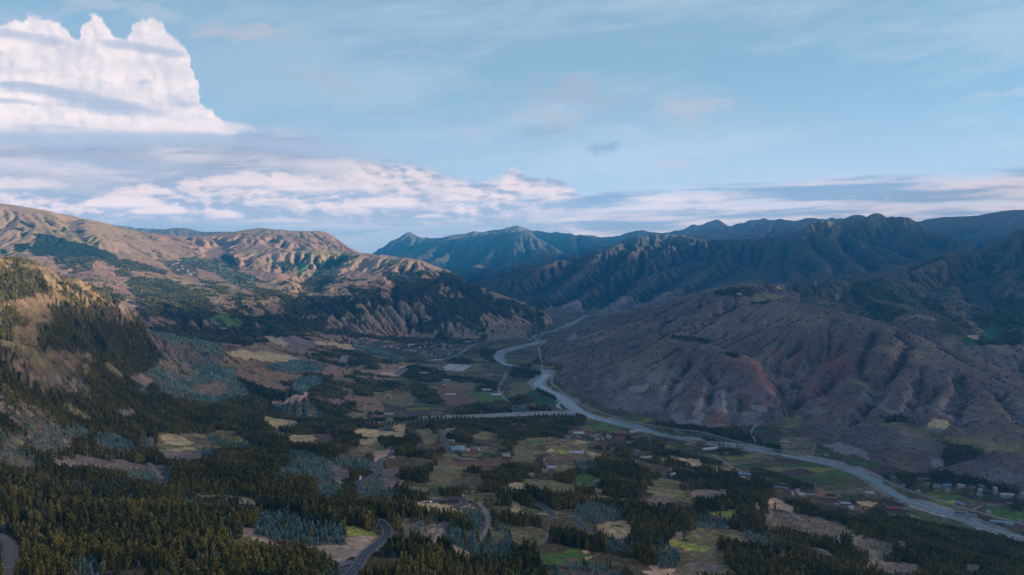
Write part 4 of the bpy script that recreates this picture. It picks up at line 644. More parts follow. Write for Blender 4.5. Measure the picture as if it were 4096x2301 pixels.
# regions
FAR = (YF > 6900) & ((TF > -.19) | (YF > 9300))
DRG = over_river(TF+0*RF, RF+0*TF, YF) & (YF < 6901) & (ZF > 8)
near_fg = (~DRG) & (YF < 2450) & (ZF > 12)
Cside = near_fg & (TF < -.40) & (YF > 1150) & (ZF > 360)
floor = (ZF < 13) & (YF < 7200) & (YF > 1250)
left = (~DRG) & (~FAR) & (~near_fg) & (~floor) & (TF < .06)
EHILL = DRG & ((YF > 4900) & (TF > .25) | (YF > 3650) & (TF > .40) | (YF > 4250) & (TF > .38))
fprob = np.zeros(ZF.shape, np.float32)        # chance of wood where no outline says
fprob = np.where(near_fg, np.clip((n3*.7+n1*.3-np.where((TF < -.22) | ((TF > .27) & (YF < 1500)), .20, .38+.06*np.clip((YF-700)/900, 0, 1)))*9, 0, 1), fprob)
fprob = np.where(Cside, np.clip((n1-.60)*8+GW*.3, 0, 1), fprob)
hi = np.clip((ZF-330)/150, 0, 1)
fprob = np.where(left, np.clip((n1*.6+n3*.4-.50-hi*.18+np.clip(GW, 0, 1)*.30)*9, 0, 1), fprob)
fprob = np.where(DRG & ~EHILL, np.clip((GW-.55)*1.5, 0, .5)*(n3 > .5), fprob)
fprob = np.where(EHILL, np.clip((GW-.25)*3, 0, 1)*np.clip((n1-.35)*5, 0, 1), fprob)
fprob = np.where(FAR, 0, fprob)
wood = (cv == 0) & (fprob > .5)
cv = np.where(wood, 1, cv)
dens = np.select([cv == 1, cv == 2, cv == 3, cv == 4, cv == 5], [1., .50, .16, .8, .22], 0.).astype(np.float32)
dens = np.where(NOTREE, 0, dens)*np.where(cv == 1, np.clip((n3-.22)*6, .25, 1), 1)
# ---------------------------------------------------------------- where buildings stand (tile, x, y, kind, length, depth, height, turn in degrees, wall, roof, name, label)
HOUSES = [
 ('z5',1255,906,'gable',9,6,3.2,20,'white','tin','house','small white house in the forest clearing of pale ruins at far left'),
 ('z6',730,1070,'gable',12,8,5,15,'white','tile','house','white house with tiled roof standing above the dark field, left of centre'),('z6',622,1128,'gable',14,7,3,5,'adobe','redtin','house','low adobe house with red roof below the white house left of centre'),('z6',652,1140,'gable',11,6,2.8,-10,'adobe','tin','shed','low grey roofed shed beside the adobe house left of centre'),
 ('z6',1245,829,'gable',13,8,4.5,10,'cream','tile','house','cream house alone in the clearing above the white greenhouse by the dry riverbed'),('z6',1332,889,'tunnel',34,11,4.5,3,'plastic','plastic','greenhouse','single long white greenhouse on the field beside the dry riverbed'),
 ('z6',1340,737,'gable',13,10,6.5,-20,'pink','magenta','house','pink house with magenta roof on the hamlet slope above the dry riverbed'),('z6',1413,672,'gable',17,12,10,5,'brick','redtin','house','tallest orange brick house of the hamlet beside the road cutting'),('z6',1385,688,'gable',15,9,5,-8,'brick','tile','house','wide terracotta roofed house left of the tall brick house'),
 ('z6',1305,678,'gable',14,8,4,12,'adobe','tile','house','brown adobe house, leftmost of the hamlet by the road cutting'),('z6',1445,690,'gable',12,8,4,30,'adobe','tile','house','small tiled house between the tall brick house and the earth mound'),('z6',1518,745,'gable',12,7,4,40,'brick','tile','house','orange house at the lower right edge of the hamlet by the earth mound'),
 ('z6',1530,798,'gable',16,8,4,-25,'white','tin','house','white tin roofed house under the hamlet at the wood edge'),('z6',1790,862,'gable',8,6,4,10,'adobe','tile','house','tiny adobe house alone right of the wooded knoll'),('z6',1280,703,'gable',13,8,3.5,-5,'grey','tin','shed','grey tin roofed shed in front of the brown adobe house'),
 ('z6',1918,1068,'dome',11,11,6,0,'white','white','water_tank','round white tank beside the top of the road climbing past the gravel lot'),('z6',1950,1064,'flat',16,8,4.5,15,'grey','tin','house','grey flat building behind the round white tank'),
 ('b2',1955,118,'flat',17,10,6,-5,'cream','cream','house','cream flat roofed building at the curve of the road with the gravel lot'),
 ('b2',1995,188,'arch',18,20,8,20,'white','blue','sports_hall','left blue roofed hall of the white and turquoise complex'),('b2',2045,183,'arch',22,22,9,0,'cyan','cyan','sports_hall','turquoise vaulted hall in the middle of the white complex'),('b2',2090,196,'arch',20,16,7,-20,'white','white','sports_hall','right white hall of the turquoise complex'),
 ('b2',2180,210,'gable',14,10,8,10,'brick','tile','house','tall red brick house beside the blue roofed house'),('b2',2210,198,'gable',15,10,7,-10,'pale','blue','house','house with pale blue roof behind the red brick house'),
 ('b2',2345,208,'wall',80,1.0,2.6,-14,'cream','cream','wall','long cream boundary wall along the green field right of the brick house'),('b2',2510,248,'gable',18,8,5,25,'white','tin','house','white tin roofed house hidden in trees right of the boundary wall'),
 ('b3',362,118,'gable',16,8,4,5,'white','redtin','house','white house with red roof on the patchwork hill'),('b3',516,98,'flat',17,8,4,0,'grey','blue','house','blue roofed building at the top of the patchwork hill'),('b3',472,142,'gable',11,7,4,-10,'adobe','tile','house','adobe cottage in the middle of the patchwork hill'),
 ('b3',285,152,'gable',13,7,4,10,'adobe','tile','house','left adobe house of the pair on the patchwork hill'),('b3',315,158,'gable',12,7,3.2,-30,'adobe','tile','house','right adobe house of the pair on the patchwork hill'),('b3',645,206,'tunnel',36,16,4.2,2,'plastic','plastic','greenhouse','white greenhouse on the lower slope of the patchwork hill'),
 ('b3',375,314,'gable',14,9,6,15,'brick','redtin','house','red roofed brick house beside the lane below the patchwork hill'),('b3',362,380,'gable',16,9,6,-25,'brick','redtin','house','red roofed house in the white walled compound at the lane end'),('b3',396,384,'gable',18,9,5,5,'white','lilac','house','lilac blue roofed house of the compound at the lane end'),('b3',330,398,'flat',12,7,3.5,5,'white','tin','house','flat white annex at the left of the lane end compound'),
 ('b3',190,466,'flat',9,8,6,20,'cream','cream','house','small cream cube house at the edge of the brown field'),('b3',852,531,'gable',12,9,4.5,25,'white','tin','house','white tin roofed house alone in the dark valley wood'),('b3',1610,460,'gable',14,9,6,35,'grey','lilac','house','steep lilac roofed house on the wooded ridge crest'),
 ('b3',1348,264,'gable',28,8,4,12,'grey','white','shed','long white roofed shed on the slope beside the conical wooded hill'),('b3',1235,205,'gable',14,9,5,-30,'brick','tile','house','brick house in the wood left of the conical wooded hill'),('b3',1262,222,'gable',15,9,5,-20,'pink','tin','house','pinkish house just below the brick house in the wood'),
 ('b3',1965,189,'tunnel',34,14,4.5,12,'plastic','plastic','greenhouse','left white greenhouse of the pair beside the river wood'),('b3',2012,184,'tunnel',34,14,4.5,12,'plastic','plastic','greenhouse','right white greenhouse of the pair beside the river wood'),('b3',2155,232,'gable',12,8,5,-10,'pink','tile','house','little pink house by the brown fields near the river'),
 ('b3',2335,437,'flat',30,11,6,-12,'cream','blue','school_building','long cream building with blue roof beside the valley lane'),
 ('b3',1770,138,'gable',22,9,5,15,'cream','tile','house','left wing of the terracotta roofed estate near the river'),('b3',1815,128,'gable',24,9,5,10,'cream','tile','house','centre wing of the terracotta roofed estate near the river'),('b3',1860,120,'gable',20,10,6,-15,'brick','tile','house','tallest wing of the terracotta roofed estate near the river'),('b3',1915,125,'gable',30,9,5,-28,'cream','tile','house','right wing of the terracotta roofed estate near the river'),('b3',1818,160,'gable',14,7,4,0,'brick','tile','house','small lodge in front of the terracotta roofed estate'),
 ('b3',1585,132,'gable',14,8,4,10,'adobe','tile','house','left adobe house of the farm left of the terracotta estate'),('b3',1615,138,'gable',12,7,4,-10,'adobe','tile','house','right adobe house of the farm left of the terracotta estate'),
 ('z7',668,1091,'tunnel',34,18,5,8,'plastic','plastic','greenhouse','white greenhouse beside the small square of dark field near the river'),('z7',765,1070,'gable',16,8,4,-10,'adobe','tile','house','tiled adobe house above the white greenhouse near the river'),('z7',680,1030,'gable',15,8,5,-15,'cream','tile','house','cream house, upper one beside the bright green river meadow'),('z7',700,1048,'gable',12,7,4,25,'adobe','tile','house','small adobe house just under the cream one by the green meadow'),
 ('z7',815,1118,'wall',60,1.0,2.4,14,'cream','cream','wall','cream wall of the yard in the riverside hamlet'),('z7',850,1118,'gable',18,9,5,5,'grey','tin','house','grey house inside the walled yard of the riverside hamlet'),('z7',905,1146,'gable',14,9,6,-10,'white','redtin','house','white house with bright red roof in the riverside hamlet'),('z7',880,1100,'gable',14,8,4,12,'brick','tile','house','brick house at the top of the riverside hamlet'),('z7',1080,1141,'gable',34,9,4,-5,'pink','magenta','house','long magenta roofed house at the right of the riverside hamlet'),
 ('z7',975,1122,'gable',22,7,3.5,0,'grey','tin','shed','long grey shed between the red roofed and magenta roofed houses'),('z7',1205,1086,'gable',18,9,6,18,'white','white','house','left white villa on the river bank'),('z7',1270,1081,'gable',22,10,6,0,'white','white','house','right white villa on the river bank'),('z7',1385,1156,'gable',14,8,5,5,'adobe','tile','house','orange adobe house right of the villas, alone by the wood'),
 ('z7',1165,1197,'gable',13,8,5,-10,'grey','tin','house','grey roofed house of the pair in the wood below the villas'),('z7',1205,1195,'gable',14,8,5,15,'brick','tile','house','brick house of the pair in the wood below the villas'),('z7',930,1210,'gable',14,8,4,-15,'brick','tile','house','brick house at the foot of the riverside hamlet in the trees'),('z7',560,1130,'gable',14,6,3.5,0,'white','tin','shed','white shed at the top edge of the patchwork hill'),('z7',665,1142,'gable',14,10,7,-10,'pink','tin','house','tall pink house above the patchwork hill'),('z7',700,1156,'gable',15,8,4,-12,'brick','redtin','house','red roofed house right of the tall pink house'),
 ('z7',818,1182,'gable',10,7,4,5,'cream','tile','house','small cream house below the red roofed houses in the trees'),('z7',30,1016,'flat',22,9,7,-5,'brick','tile','house','left brick building above the dark wood left of the green meadow'),('z7',120,1020,'flat',18,9,6,5,'brick','tile','house','right brick building above the dark wood left of the green meadow'),
 ('b4',130,590,'gable',30,10,5,-25,'grey','tin','warehouse','long grey warehouse at the left end of the riverside village row'),('b4',293,608,'gable',12,9,7,10,'white','tin','house','narrow white house beside the white hall in the riverside village'),('b4',328,632,'arch',18,15,6,5,'white','white','warehouse','white vaulted hall left of the big brick courtyard building'),
 ('b4',230,615,'gable',20,9,5,-20,'brick','tile','house','brick house between the long warehouse and the narrow white house'),('b4',505,652,'gable',44,11,7,28,'brick','tile','school_building','left wing of the big brick courtyard building'),('b4',640,655,'gable',44,10,7,-8,'brick','tile','school_building','back wing of the big brick courtyard building'),('b4',600,688,'gable',50,11,7,-8,'brick','tile','school_building','front wing of the big brick courtyard building'),('b4',700,678,'gable',26,10,7,75,'brick','tile','school_building','right wing of the big brick courtyard building'),
 ('b4',610,632,'flat',30,9,4,-5,'grey','tin','warehouse','grey shed row behind the big brick courtyard building'),('b4',425,637,'flat',26,10,4,0,'grey','tin','warehouse','flat grey building between white hall and brick courtyard'),('b4',1020,642,'gable',24,16,7,-15,'white','white','warehouse','white roofed hall alone beside the tan field near the river'),
 ('b4',775,738,'gable',26,11,6,-10,'grey','white','warehouse','pale roofed depot below the brick courtyard building'),('b4',830,778,'gable',13,8,5,10,'white','cyan','house','white house with turquoise roof under the pale depot'),('b4',690,755,'flat',10,8,6,0,'grey','blue','house','small blue house at the forest edge left of the pale depot'),
 ('b4',1255,786,'arch',38,14,7,-12,'magenta','magenta','warehouse','crimson vaulted warehouse at the forest edge by the river'),('b4',1385,752,'gable',14,9,6,60,'pink','magenta','house','crimson roofed house right of the crimson warehouse'),('b4',1330,735,'gable',13,8,5,10,'grey','tin','house','grey roofed house behind the crimson warehouse'),('b4',1290,715,'gable',12,7,4,-20,'brick','tin','house','brick house nearest the river behind the crimson warehouse'),('b4',1375,800,'gable',14,8,4,-30,'grey','tin','house','grey house under the crimson roofed house at the forest edge'),
 ('b4',697,268,'gable',10,8,6,0,'redw','redtin','house','small bright red house on the gravel yard across the river'),('b4',585,245,'gable',14,6,3,5,'white','white','shed','tiny white shed on the dark field across the river'),('b4',170,112,'flat',34,16,3,-10,'cream','white','warehouse','pale plastic covered plot across the river at the hill foot'),
 ('b4',1358,556,'gable',10,7,4,0,'white','white','house','white house left of the round dark grove across the river'),('b4',1512,622,'flat',9,8,6,5,'cyan','white','house','small turquoise house right of the round dark grove'),('b4',1560,487,'gable',40,9,5,-3,'brick','tile','school_building','long brick building under the slope across the river'),('b4',1260,480,'gable',16,7,4,0,'grey','tin','shed','grey shed at the slope foot left of the long brick building'),
 ('b4',1695,556,'flat',22,8,5,-15,'white','cream','house','white flat building at the left end of the far right town'),('b4',1800,552,'gable',22,9,6,-10,'cyan','blue','house','light blue building at the top left of the far right town'),('b4',1925,738,'gable',22,12,5,-25,'grey','blue','house','grey building with blue roof beside the square brown field'),('b4',1960,750,'gable',14,9,4,-25,'white','tin','shed','white shed adjoining the blue roofed building by the brown field'),
 ('b4',2280,640,'tower',9,9,17,0,'cream','cream','church','cream bell tower building in the middle of the far right town'),('b4',2400,662,'gable',34,13,6,-8,'white','white','warehouse','long white roofed hall at the right of the far right town'),('b4',2290,742,'gable',48,10,5,-12,'white','redtin','school_building','long white building with orange roof below the far right town'),('b4',2215,827,'flat',9,7,6,0,'white','white','house','white cube house alone on the field by the railway'),
 ('b4',2135,762,'wall',60,1.0,2.6,28,'cream','cream','wall','cream wall edging the square brown field below the town'),('b4',1940,826,'gable',34,8,4,-15,'grey','tin','shed','long grey shed between railway and wood'),('b4',2040,862,'gable',26,8,4,-18,'white','tin','shed','white shed right of the long grey shed by the wood'),('b4',2340,938,'gable',50,8,4.5,-17,'white','cyan','warehouse','long turquoise roofed row at the wood edge, lower right'),('b4',2420,966,'gable',22,8,5,-17,'pink','tin','house','pink house ending the turquoise roofed row'),('b4',2560,912,'flat',20,9,5,-15,'white','brick','house','white building at the right frame edge by the railway'),
 ('z6',1300,222,'gable',60,14,7,0,'white','redtin','school_building','left long red roofed building of the far village school'),('z6',1365,218,'gable',70,14,7,0,'white','redtin','school_building','right long red roofed building of the far village school'),('z6',1560,233,'gable',40,18,7,5,'white','white','warehouse','white hall right of the red roofed school in the far village'),('z6',2218,172,'gable',60,20,8,-5,'magenta','magenta','warehouse','magenta roofed hall beside the far valley road'),('z6',2120,180,'gable',50,10,5,0,'white','white','warehouse','white row left of the magenta roofed hall'),
 ('z6',1830,352,'flat',60,14,5,8,'white','white','warehouse','long white roofed row beside the valley road, left of the striped greenhouses'),('z6',1750,357,'flat',40,12,5,8,'grey','tin','warehouse','grey row at the left end of the white roofed row'),('z6',1863,622,'gable',30,16,6,0,'redw','redtin','house','bright red roofed farmhouse in the middle of the valley fields'),('z6',1888,612,'gable',16,10,5,0,'white','white','house','white house behind the bright red farmhouse'),
 ('z6',1815,596,'gable',20,10,5,-10,'grey','tin','house','grey roofed house upper left of the red farmhouse'),('z6',1955,702,'tunnel',44,18,5,0,'plastic','plastic','greenhouse','lone white greenhouse on the brown field below the red farmhouse'),('z6',2315,652,'tunnel',42,16,5,0,'plastic','plastic','greenhouse','lone white greenhouse between hedges left of the river track'),('z6',2410,702,'tunnel',40,20,5,15,'plastic','plastic','greenhouse','white greenhouse on the bright green field by the river track'),
 ('z6',1690,490,'gable',36,10,5,-5,'white','cyan','warehouse','white and turquoise shed in the dark wood below the stacked hamlet'),('z6',1920,563,'gable',36,10,5,0,'white','white','shed','white shed at the top edge of the fields behind the red farmhouse'),('z6',2330,508,'gable',22,10,5,0,'white','tin','house','left white house on the upper riverside fields'),('z6',2358,510,'gable',20,10,5,8,'white','white','house','right white house on the upper riverside fields'),
 ('z6',2150,714,'gable',16,8,4,0,'adobe','tile','house','adobe farmhouse left of the bright green field'),('z6',2205,722,'gable',16,8,5,5,'brick','tile','house','brick farmhouse left of the bright green field'),('z6',2245,716,'gable',14,8,4,10,'adobe','tile','house','small adobe house nearest the bright green field'),('z6',2470,684,'gable',16,10,5,0,'white','tin','house','white house beside the bend of the river track'),('z6',2445,620,'gable',20,10,6,50,'brick','tile','house','brick house on the river track above the bend'),
 ('z6',2500,545,'gable',18,10,5,0,'cyan','cyan','house','turquoise house beside the river track at the wood'),('z1',1945,735,'gable',26,12,6,5,'cream','tile','house','largest cream house of the hamlet on the far left wooded slope'),('z1',1880,757,'gable',60,9,5,0,'white','white','shed','long white shed below the largest cream house on the wooded slope'),('z1',1830,692,'gable',18,10,5,0,'white','tile','house','white house above the long white shed on the wooded slope'),
 ('z1',1730,652,'gable',16,10,5,0,'white','tile','house','white house at the top of the wooded slope hamlet'),('z1',2140,1247,'gable',24,12,6,0,'white','tile','house','left tile roofed house beside the light green meadow under the woods'),('z1',2178,1250,'gable',22,12,6,10,'cream','tile','house','right tile roofed house beside the light green meadow under the woods'),('z1',2215,1277,'gable',60,9,4,0,'white','white','shed','long white shed row under the light green meadow'),
 ('z1',2450,828,'gable',22,10,5,0,'white','tile','house','white house alone on the sunlit far slope of pale fields'),('z2',480,722,'gable',26,12,6,0,'white','redtin','house','white red roofed house on the green spur of the far hill'),('z2',195,732,'gable',30,10,5,0,'white','white','shed','white shed beside the far wooded gully'),
 ('z3',2280,942,'gable',30,9,5,0,'white','white','shed','upper white shed by the hilltop grove of the brown hill'),('z3',2292,953,'gable',16,9,4,20,'white','white','shed','lower white shed by the hilltop grove of the brown hill'),('z3',770,1153,'gable',40,12,6,0,'white','redtin','house','left farm building at the far end of the valley under the blue range'),('z3',590,1106,'gable',50,12,6,0,'pink','redtin','house','pink roofed farm at the foot of the blue range'),
 ('z7',2140,955,'gable',12,7,4,0,'white','tin','shed','white shed among the trees at the brown hill foot'),('z7',180,148,'gable',26,12,5,5,'white','white','shed','white shed on the dark field inside the far river bend'),
]
GREENHOUSE_ROWS = [('z6', 1898+k*34, 424+k*2, 0) for k in range(4)]+[('z6', 2036+k*34, 435+k*2, 1) for k in range(3)]
CLUST = [  # tile, outline, how many, label, group
 ('z6',[(935,150),(1010,155),(1100,178),(1040,190),(930,178)],18,'small pale house packed in the far hamlet at the foot of the dark hill','houses of the far hamlet under the dark hill',1.2),
 ('z6',[(1210,205),(1450,215),(1700,215),(1900,215),(2080,235),(2050,300),(1950,335),(1800,330),(1700,300),(1550,265),(1420,255),(1260,235)],95,'small pale or tiled house scattered through the far valley village along the road','houses of the far valley village',1.15),
 ('z6',[(1395,475),(1440,440),(1500,430),(1520,440),(1490,480),(1430,500),(1400,495)],26,'small roofed house stacked on the pinkish slope of the hillside hamlet','houses stacked on the hamlet slope',1.),
 ('z6',[(1100,165),(1180,185),(1160,200),(1100,195)],5,'small roofed house right of the far hamlet under the dark hill','houses right of the far hamlet',1.2),
 ('z7',[(235,55),(300,45),(380,38),(470,32),(490,40),(380,60),(330,68),(240,75)],34,'tiny roofed house in the farthest village beside the upper river','houses of the farthest riverside village',1.5),
 ('b4',[(1900,548),(2100,560),(2300,590),(2450,640),(2560,650),(2560,690),(2440,700),(2250,670),(2080,640),(1900,590)],62,'low roofed house in the crowded town under the slope at far right','houses of the crowded right hand town',1.),
 ('b4',[(2280,680),(2460,710),(2420,740),(2300,710)],8,'low house on the near edge of the crowded right hand town','houses on the near edge of the right hand town',1.),
 ('z6',[(2080,165),(2300,150),(2400,140),(2390,150),(2200,185)],10,'small house lining the far valley road near the magenta hall','houses along the far valley road',1.2),
 ('z1',[(1700,600),(1960,700),(2040,740),(1900,780),(1780,740)],7,'small pale house dotted over the wooded far left slope','houses dotted over the wooded far left slope',1.3),
 ('b4',[(1420,590),(1480,610),(1440,620)],3,'small low house left of the turquoise cube house across the river','houses left of the turquoise cube house',1.),
 ('z7',[(780,1110),(960,1110),(1000,1150),(850,1160)],9,'small roofed house in the middle of the riverside hamlet','houses in the middle of the riverside hamlet',1.),
 ('b4',[(100,575),(260,610),(240,640),(160,610)],5,'low grey house in the row left of the white vaulted hall','houses left of the white vaulted hall',1.),
 ('b4',[(1640,560),(1760,570),(1850,590),(1800,610),(1700,590)],8,'low house at the sparse left end of the right hand town','houses at the left end of the right hand town',1.),
 ('z6',[(2330,550),(2480,560),(2440,575),(2340,565)],5,'small house among trees by the upper river track','houses by the upper river track',1.),
]
def inside(P, x, y):
    r = False
    for i in range(len(P)):
        (xa, ya), (xb, yb) = P[i], P[i-1]
        if (ya > y) != (yb > y) and x < (xb-xa)*(y-ya)/(yb-ya)+xa: r = not r
    return r
rh = random.Random(4); SITES = []              # (x, y, d, spec)
def yard(px, py, r, code=16):
    iy0, iy1 = max(int((py-r)*SX), 0), min(int((py+r)*SX)+1, 575*SX); ix0, ix1 = max(int((px-r)*SX), 0), min(int((px+r)*SX)+1, 1024*SX)
    if iy1 > iy0 and ix1 > ix0:
        yy, xx = np.mgrid[iy0:iy1, ix0:ix1]; k = (yy/SX-py)**2+(xx/SX-px)**2 < r*r; block[iy0:iy1, ix0:ix1][k] = True
block = np.zeros(cmap.shape, bool)              # picture spots where something is seen that no tree hides
for h in HOUSES:
    p = zp(h[0], [(h[1], h[2])])[0]; m = march(ZE, *p)
    if m:
        d = math.hypot(m[2][0], m[2][1]); SITES.append((m[2][0], m[2][1], d, h)); yard(p[0], p[1]-.6, max(2.0, h[4]*.45*FPX/d+.8))
CS = []
for (t, P, n, lb, gp, sc_) in CLUST:
    xs = [q[0] for q in P]; ys = [q[1] for q in P]; k = 0; tries = 0; done = []
    while k < n and tries < 3000:
        tries += 1; a, b = rh.uniform(min(xs), max(xs)), rh.uniform(min(ys), max(ys))
        if not inside(P, a, b): continue
        p = zp(t, [(a, b)])[0]; m = march(ZE, *p)
        if not m: continue
        X, Y = m[2][:2]
        if any(math.hypot(X-q[0], Y-q[1]) < 15*sc_ for q in done) or any(math.hypot(X-s_[0], Y-s_[1]) < 26 for s_ in SITES): continue
        done.append((X, Y)); CS.append((X, Y, math.hypot(X, Y), lb, gp, sc_)); yard(p[0], p[1]-.3, 1.2); k += 1
for kind, w, Q in roads:
    if kind in ('path',): pass
    PX, PY = project(Q[:, 0], Q[:, 1], Q[:, 2])
    for a, b, r in zip(PX, PY, np.hypot(Q[:, 0], Q[:, 1])):
        if 0 < a < 1024 and 200 < b < 575: yard(a, b, max(.7, w*.36*FPX/r))
for Q in (TRIB, TRIB):
    PX, PY = project(Q[:, 0], Q[:, 1], Q[:, 0]*0+2)
    for a, b, w, r in zip(PX, PY, Q[:, 2], np.hypot(Q[:, 0], Q[:, 1])):
        if a > 285: yard(a, b, max(.8, w*.28*FPX*HC/r/r*1.2))
PXr, PYr = project(river[:, 0], river[:, 1], river[:, 0]*0)
for a, b, w, r in zip(PXr, PYr, river[:, 2], np.hypot(river[:, 0], river[:, 1])):
    if 0 < a < 930 and 300 < b < 500: yard(a, b, max(.8, min(w*.25*FPX/r, 12*w/50*FPX*300/r/r)))
# ---------------------------------------------------------------- ground colour (soil, grass and crops; sunlit far tops are painted in too)
colF = np.zeros(ZF.shape+(3,), np.float32)
def mixc(a, b, t): return a*(1-t[..., None])+np.asarray(b, np.float32)*t[..., None]
def full(c): return np.broadcast_to(np.asarray(c, np.float32), ZF.shape+(3,)).copy()
# grassy hillsides
colF[:] = (.17, .135, .085)
dry = full((.30, .20, .13)); dry = mixc(dry, (.27, .20, .10), np.clip((n1-.45)*5, 0, 1)); dry = mixc(dry, (.14, .15, .06), np.clip((n3*.5+n2*.5-.47)*6-hi*.5, 0, .8)); dry = mixc(dry, (.30, .17, .12), np.clip((n2-.5)*6, 0, .7))
dry = np.where(Cside[..., None], mixc(dry*.85, (.15, .11, .07), np.clip((n3-.4)*5, 0, .8)), dry); colF = np.where((left | Cside)[..., None], dry, colF)
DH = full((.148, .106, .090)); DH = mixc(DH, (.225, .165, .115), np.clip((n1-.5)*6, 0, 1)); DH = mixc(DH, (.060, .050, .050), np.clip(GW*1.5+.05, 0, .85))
trace = np.abs(((ZF+n3*14+n1*20)/7.5) % 1-.5)*2         # cattle terraces follow the contours
tw = np.clip((fbm(XF/120+7, YF/120, 3, 71)-.42)*5, 0, 1)*np.clip(1.2-RF/5200, 0, 1)
DH = DH*(1-.30*((trace > .62)*tw)[..., None])
chips = np.clip((fbm(XF/26, YF/26, 3, 72)-.60)*9, 0, 1)*np.clip((fbm(XF/300, YF/300, 2, 73)-.45)*5, 0, 1)
DH = mixc(DH, (.30, .24, .24), chips*.45*(trace > .3))
SLb = resample(blur(np.hypot(np.gradient(ZE, axis=1), np.gradient(ZE, axis=0))/(Rg*DC), 8).astype(np.float32))
rocky = np.clip((SLb-.30)*5, 0, 1)*np.clip((150-ZF)/60, 0, 1)*np.clip((fbm(XF/55, YF/55, 3, 74)-.42)*7, 0, 1)
DH = mixc(DH, (.25, .235, .245), rocky*.65)
redr = np.clip((SLb-.30)*5, 0, 1)*np.exp(-(((PXF-800)/50)**2+((PYF-372)/28)**2)*.6)*(vis)
DH = mixc(DH, (.24, .085, .07), np.clip(redr*.8, 0, .6)*np.clip((n3-.42)*8, 0, 1))
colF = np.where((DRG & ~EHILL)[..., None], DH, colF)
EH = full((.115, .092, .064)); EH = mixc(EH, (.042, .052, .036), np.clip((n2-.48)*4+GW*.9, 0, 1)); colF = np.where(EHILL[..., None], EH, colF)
FR = full((.080, .072, .052)); FR = mixc(FR, (.020, .031, .034), np.clip(.55-(ZF-300)/900+(fbm(XF/1300, YF/1300, 4, 81)-.5)*1.6+GW*1.1, 0, 1)); FR = mixc(FR, (.20, .165, .11), np.clip((ZF-720)/400+(fbm(XF/500, YF/500, 3, 82)-.5), 0, .85)); colF = np.where(FAR[..., None], FR, colF)  # high summits paler: their sunlit look is put into the colour
FG = full((.115, .088, .05)); FG = mixc(FG, (.15, .14, .06), np.clip((n1-.45)*6, 0, 1)); FG = mixc(FG, (.25, .165, .11), np.clip((n3-.55)*8, 0, .7)); colF = np.where((near_fg & ~Cside)[..., None], FG, colF)
MIDF = near_fg & ~Cside & (YF > 720) & (TF > -.28)
# patchwork of fields on the valley floor
def fields(ang, sx, sy, seed):
    c, s = math.cos(ang), math.sin(ang); x = XF*c+YF*s; y = -XF*s+YF*c
    ky = np.floor(y/sy); sh = hash2(ky.astype(np.int64), ky.astype(np.int64)*0+7, seed); kx = np.floor(x/sx+sh*3)
    h = hash2(kx.astype(np.int64), ky.astype(np.int64), seed+1); e = np.minimum(np.abs((y/sy) % 1-.5), np.abs((x/sx+sh*3) % 1-.5))
    e = np.maximum(np.abs((y/sy) % 1-.5)*2, 1-(1-np.abs((x/sx+sh*3) % 1-.5)*2)*sx/sy)
    return h, e
h1, e1 = fields(.35, 95, 42, 5); h2, e2 = fields(-.55, 70, 34, 9); pick = fbm(XF/420, YF/420, 2, 91) > .5
hh = np.where(pick, h1, h2); ee = np.where(pick, e1, e2)
PAL = np.array([(.105,.07,.055),(.13,.10,.06),(.12,.115,.055),(.075,.10,.045),(.15,.12,.075),(.09,.06,.05),(.07,.13,.04),(.18,.15,.085),(.12,.09,.07),(.10,.12,.05),(.20,.20,.055),(.11,.08,.06)], np.float32)
FL = PAL[np.clip((hh*len(PAL)).astype(int), 0, len(PAL)-1)]*(.85+.3*n3[..., None]); FL0 = FL; FL = mixc(FL, (.045, .05, .03), np.clip((ee-.90)*12, 0, .7)*np.clip(1.6-RF/3500, 0, 1))
colF = np.where(floor[..., None], FL, colF)
TAN = np.array([(.30,.215,.13),(.16,.15,.07),(.13,.10,.065),(.24,.19,.10),(.10,.13,.05),(.19,.14,.10)], np.float32)[np.clip((vnoise(XF/70, YF/55, 92)*1.5*6-1.5).astype(int), 0, 5)]
colF = np.where((MIDF & (n1 > .46))[..., None], TAN*(.8+.4*n3[..., None]), colF)
# surveyed outlines
lut = np.array([(0, 0, 0)]+[COL[k] for k in KEYS], np.float32)
known = cv > 0
base = lut[cv]
rows = np.sin((XF*.8+YF*.6)*2*math.pi/7.0)*np.clip(1.6-RF/1300, 0, 1)
far_leaf = np.clip((RF-5200)/800, 0, 1)
base = np.where((cv == 1)[..., None], mixc(base, (.022, .034, .016), np.clip(far_leaf, 0, 1)), base)
soft = np.isin(cv, [6, 7, 8, 9, 10, 14])
base = base*(1+.20*rows[..., None]*soft[..., None])*(.82+.36*n3[..., None])
vg = (cv == 5) & floor
base = np.where(vg[..., None], FL*.8, base)
crop = (cv == 9) & (RF < 2600)                 # meadows carry faint strips of their own
base = np.where(crop[..., None], base*(.8+.4*hh[..., None]), base)
colF = np.where(known[..., None], base, colF)
# the far woods' own colour comes from their own crowns; here only the litter under them
colF = np.where(GRAVEL[..., None], np.array((.30, .285, .275), np.float32)*(.7+.6*n3[..., None]), colF)
colF = np.where((VERGE & ~GRAVEL)[..., None], np.array((.26, .20, .15), np.float32)*(.8+.4*n3[..., None]), colF)
sp = fbm(XF/9, YF/9, 2, 95)*np.clip(1.5-RF/3000, 0, 1)+.5*(1-np.clip(1.5-RF/3000, 0, 1))
colF = np.clip(colF*(.62+.76*sp[..., None]), .004, .8)
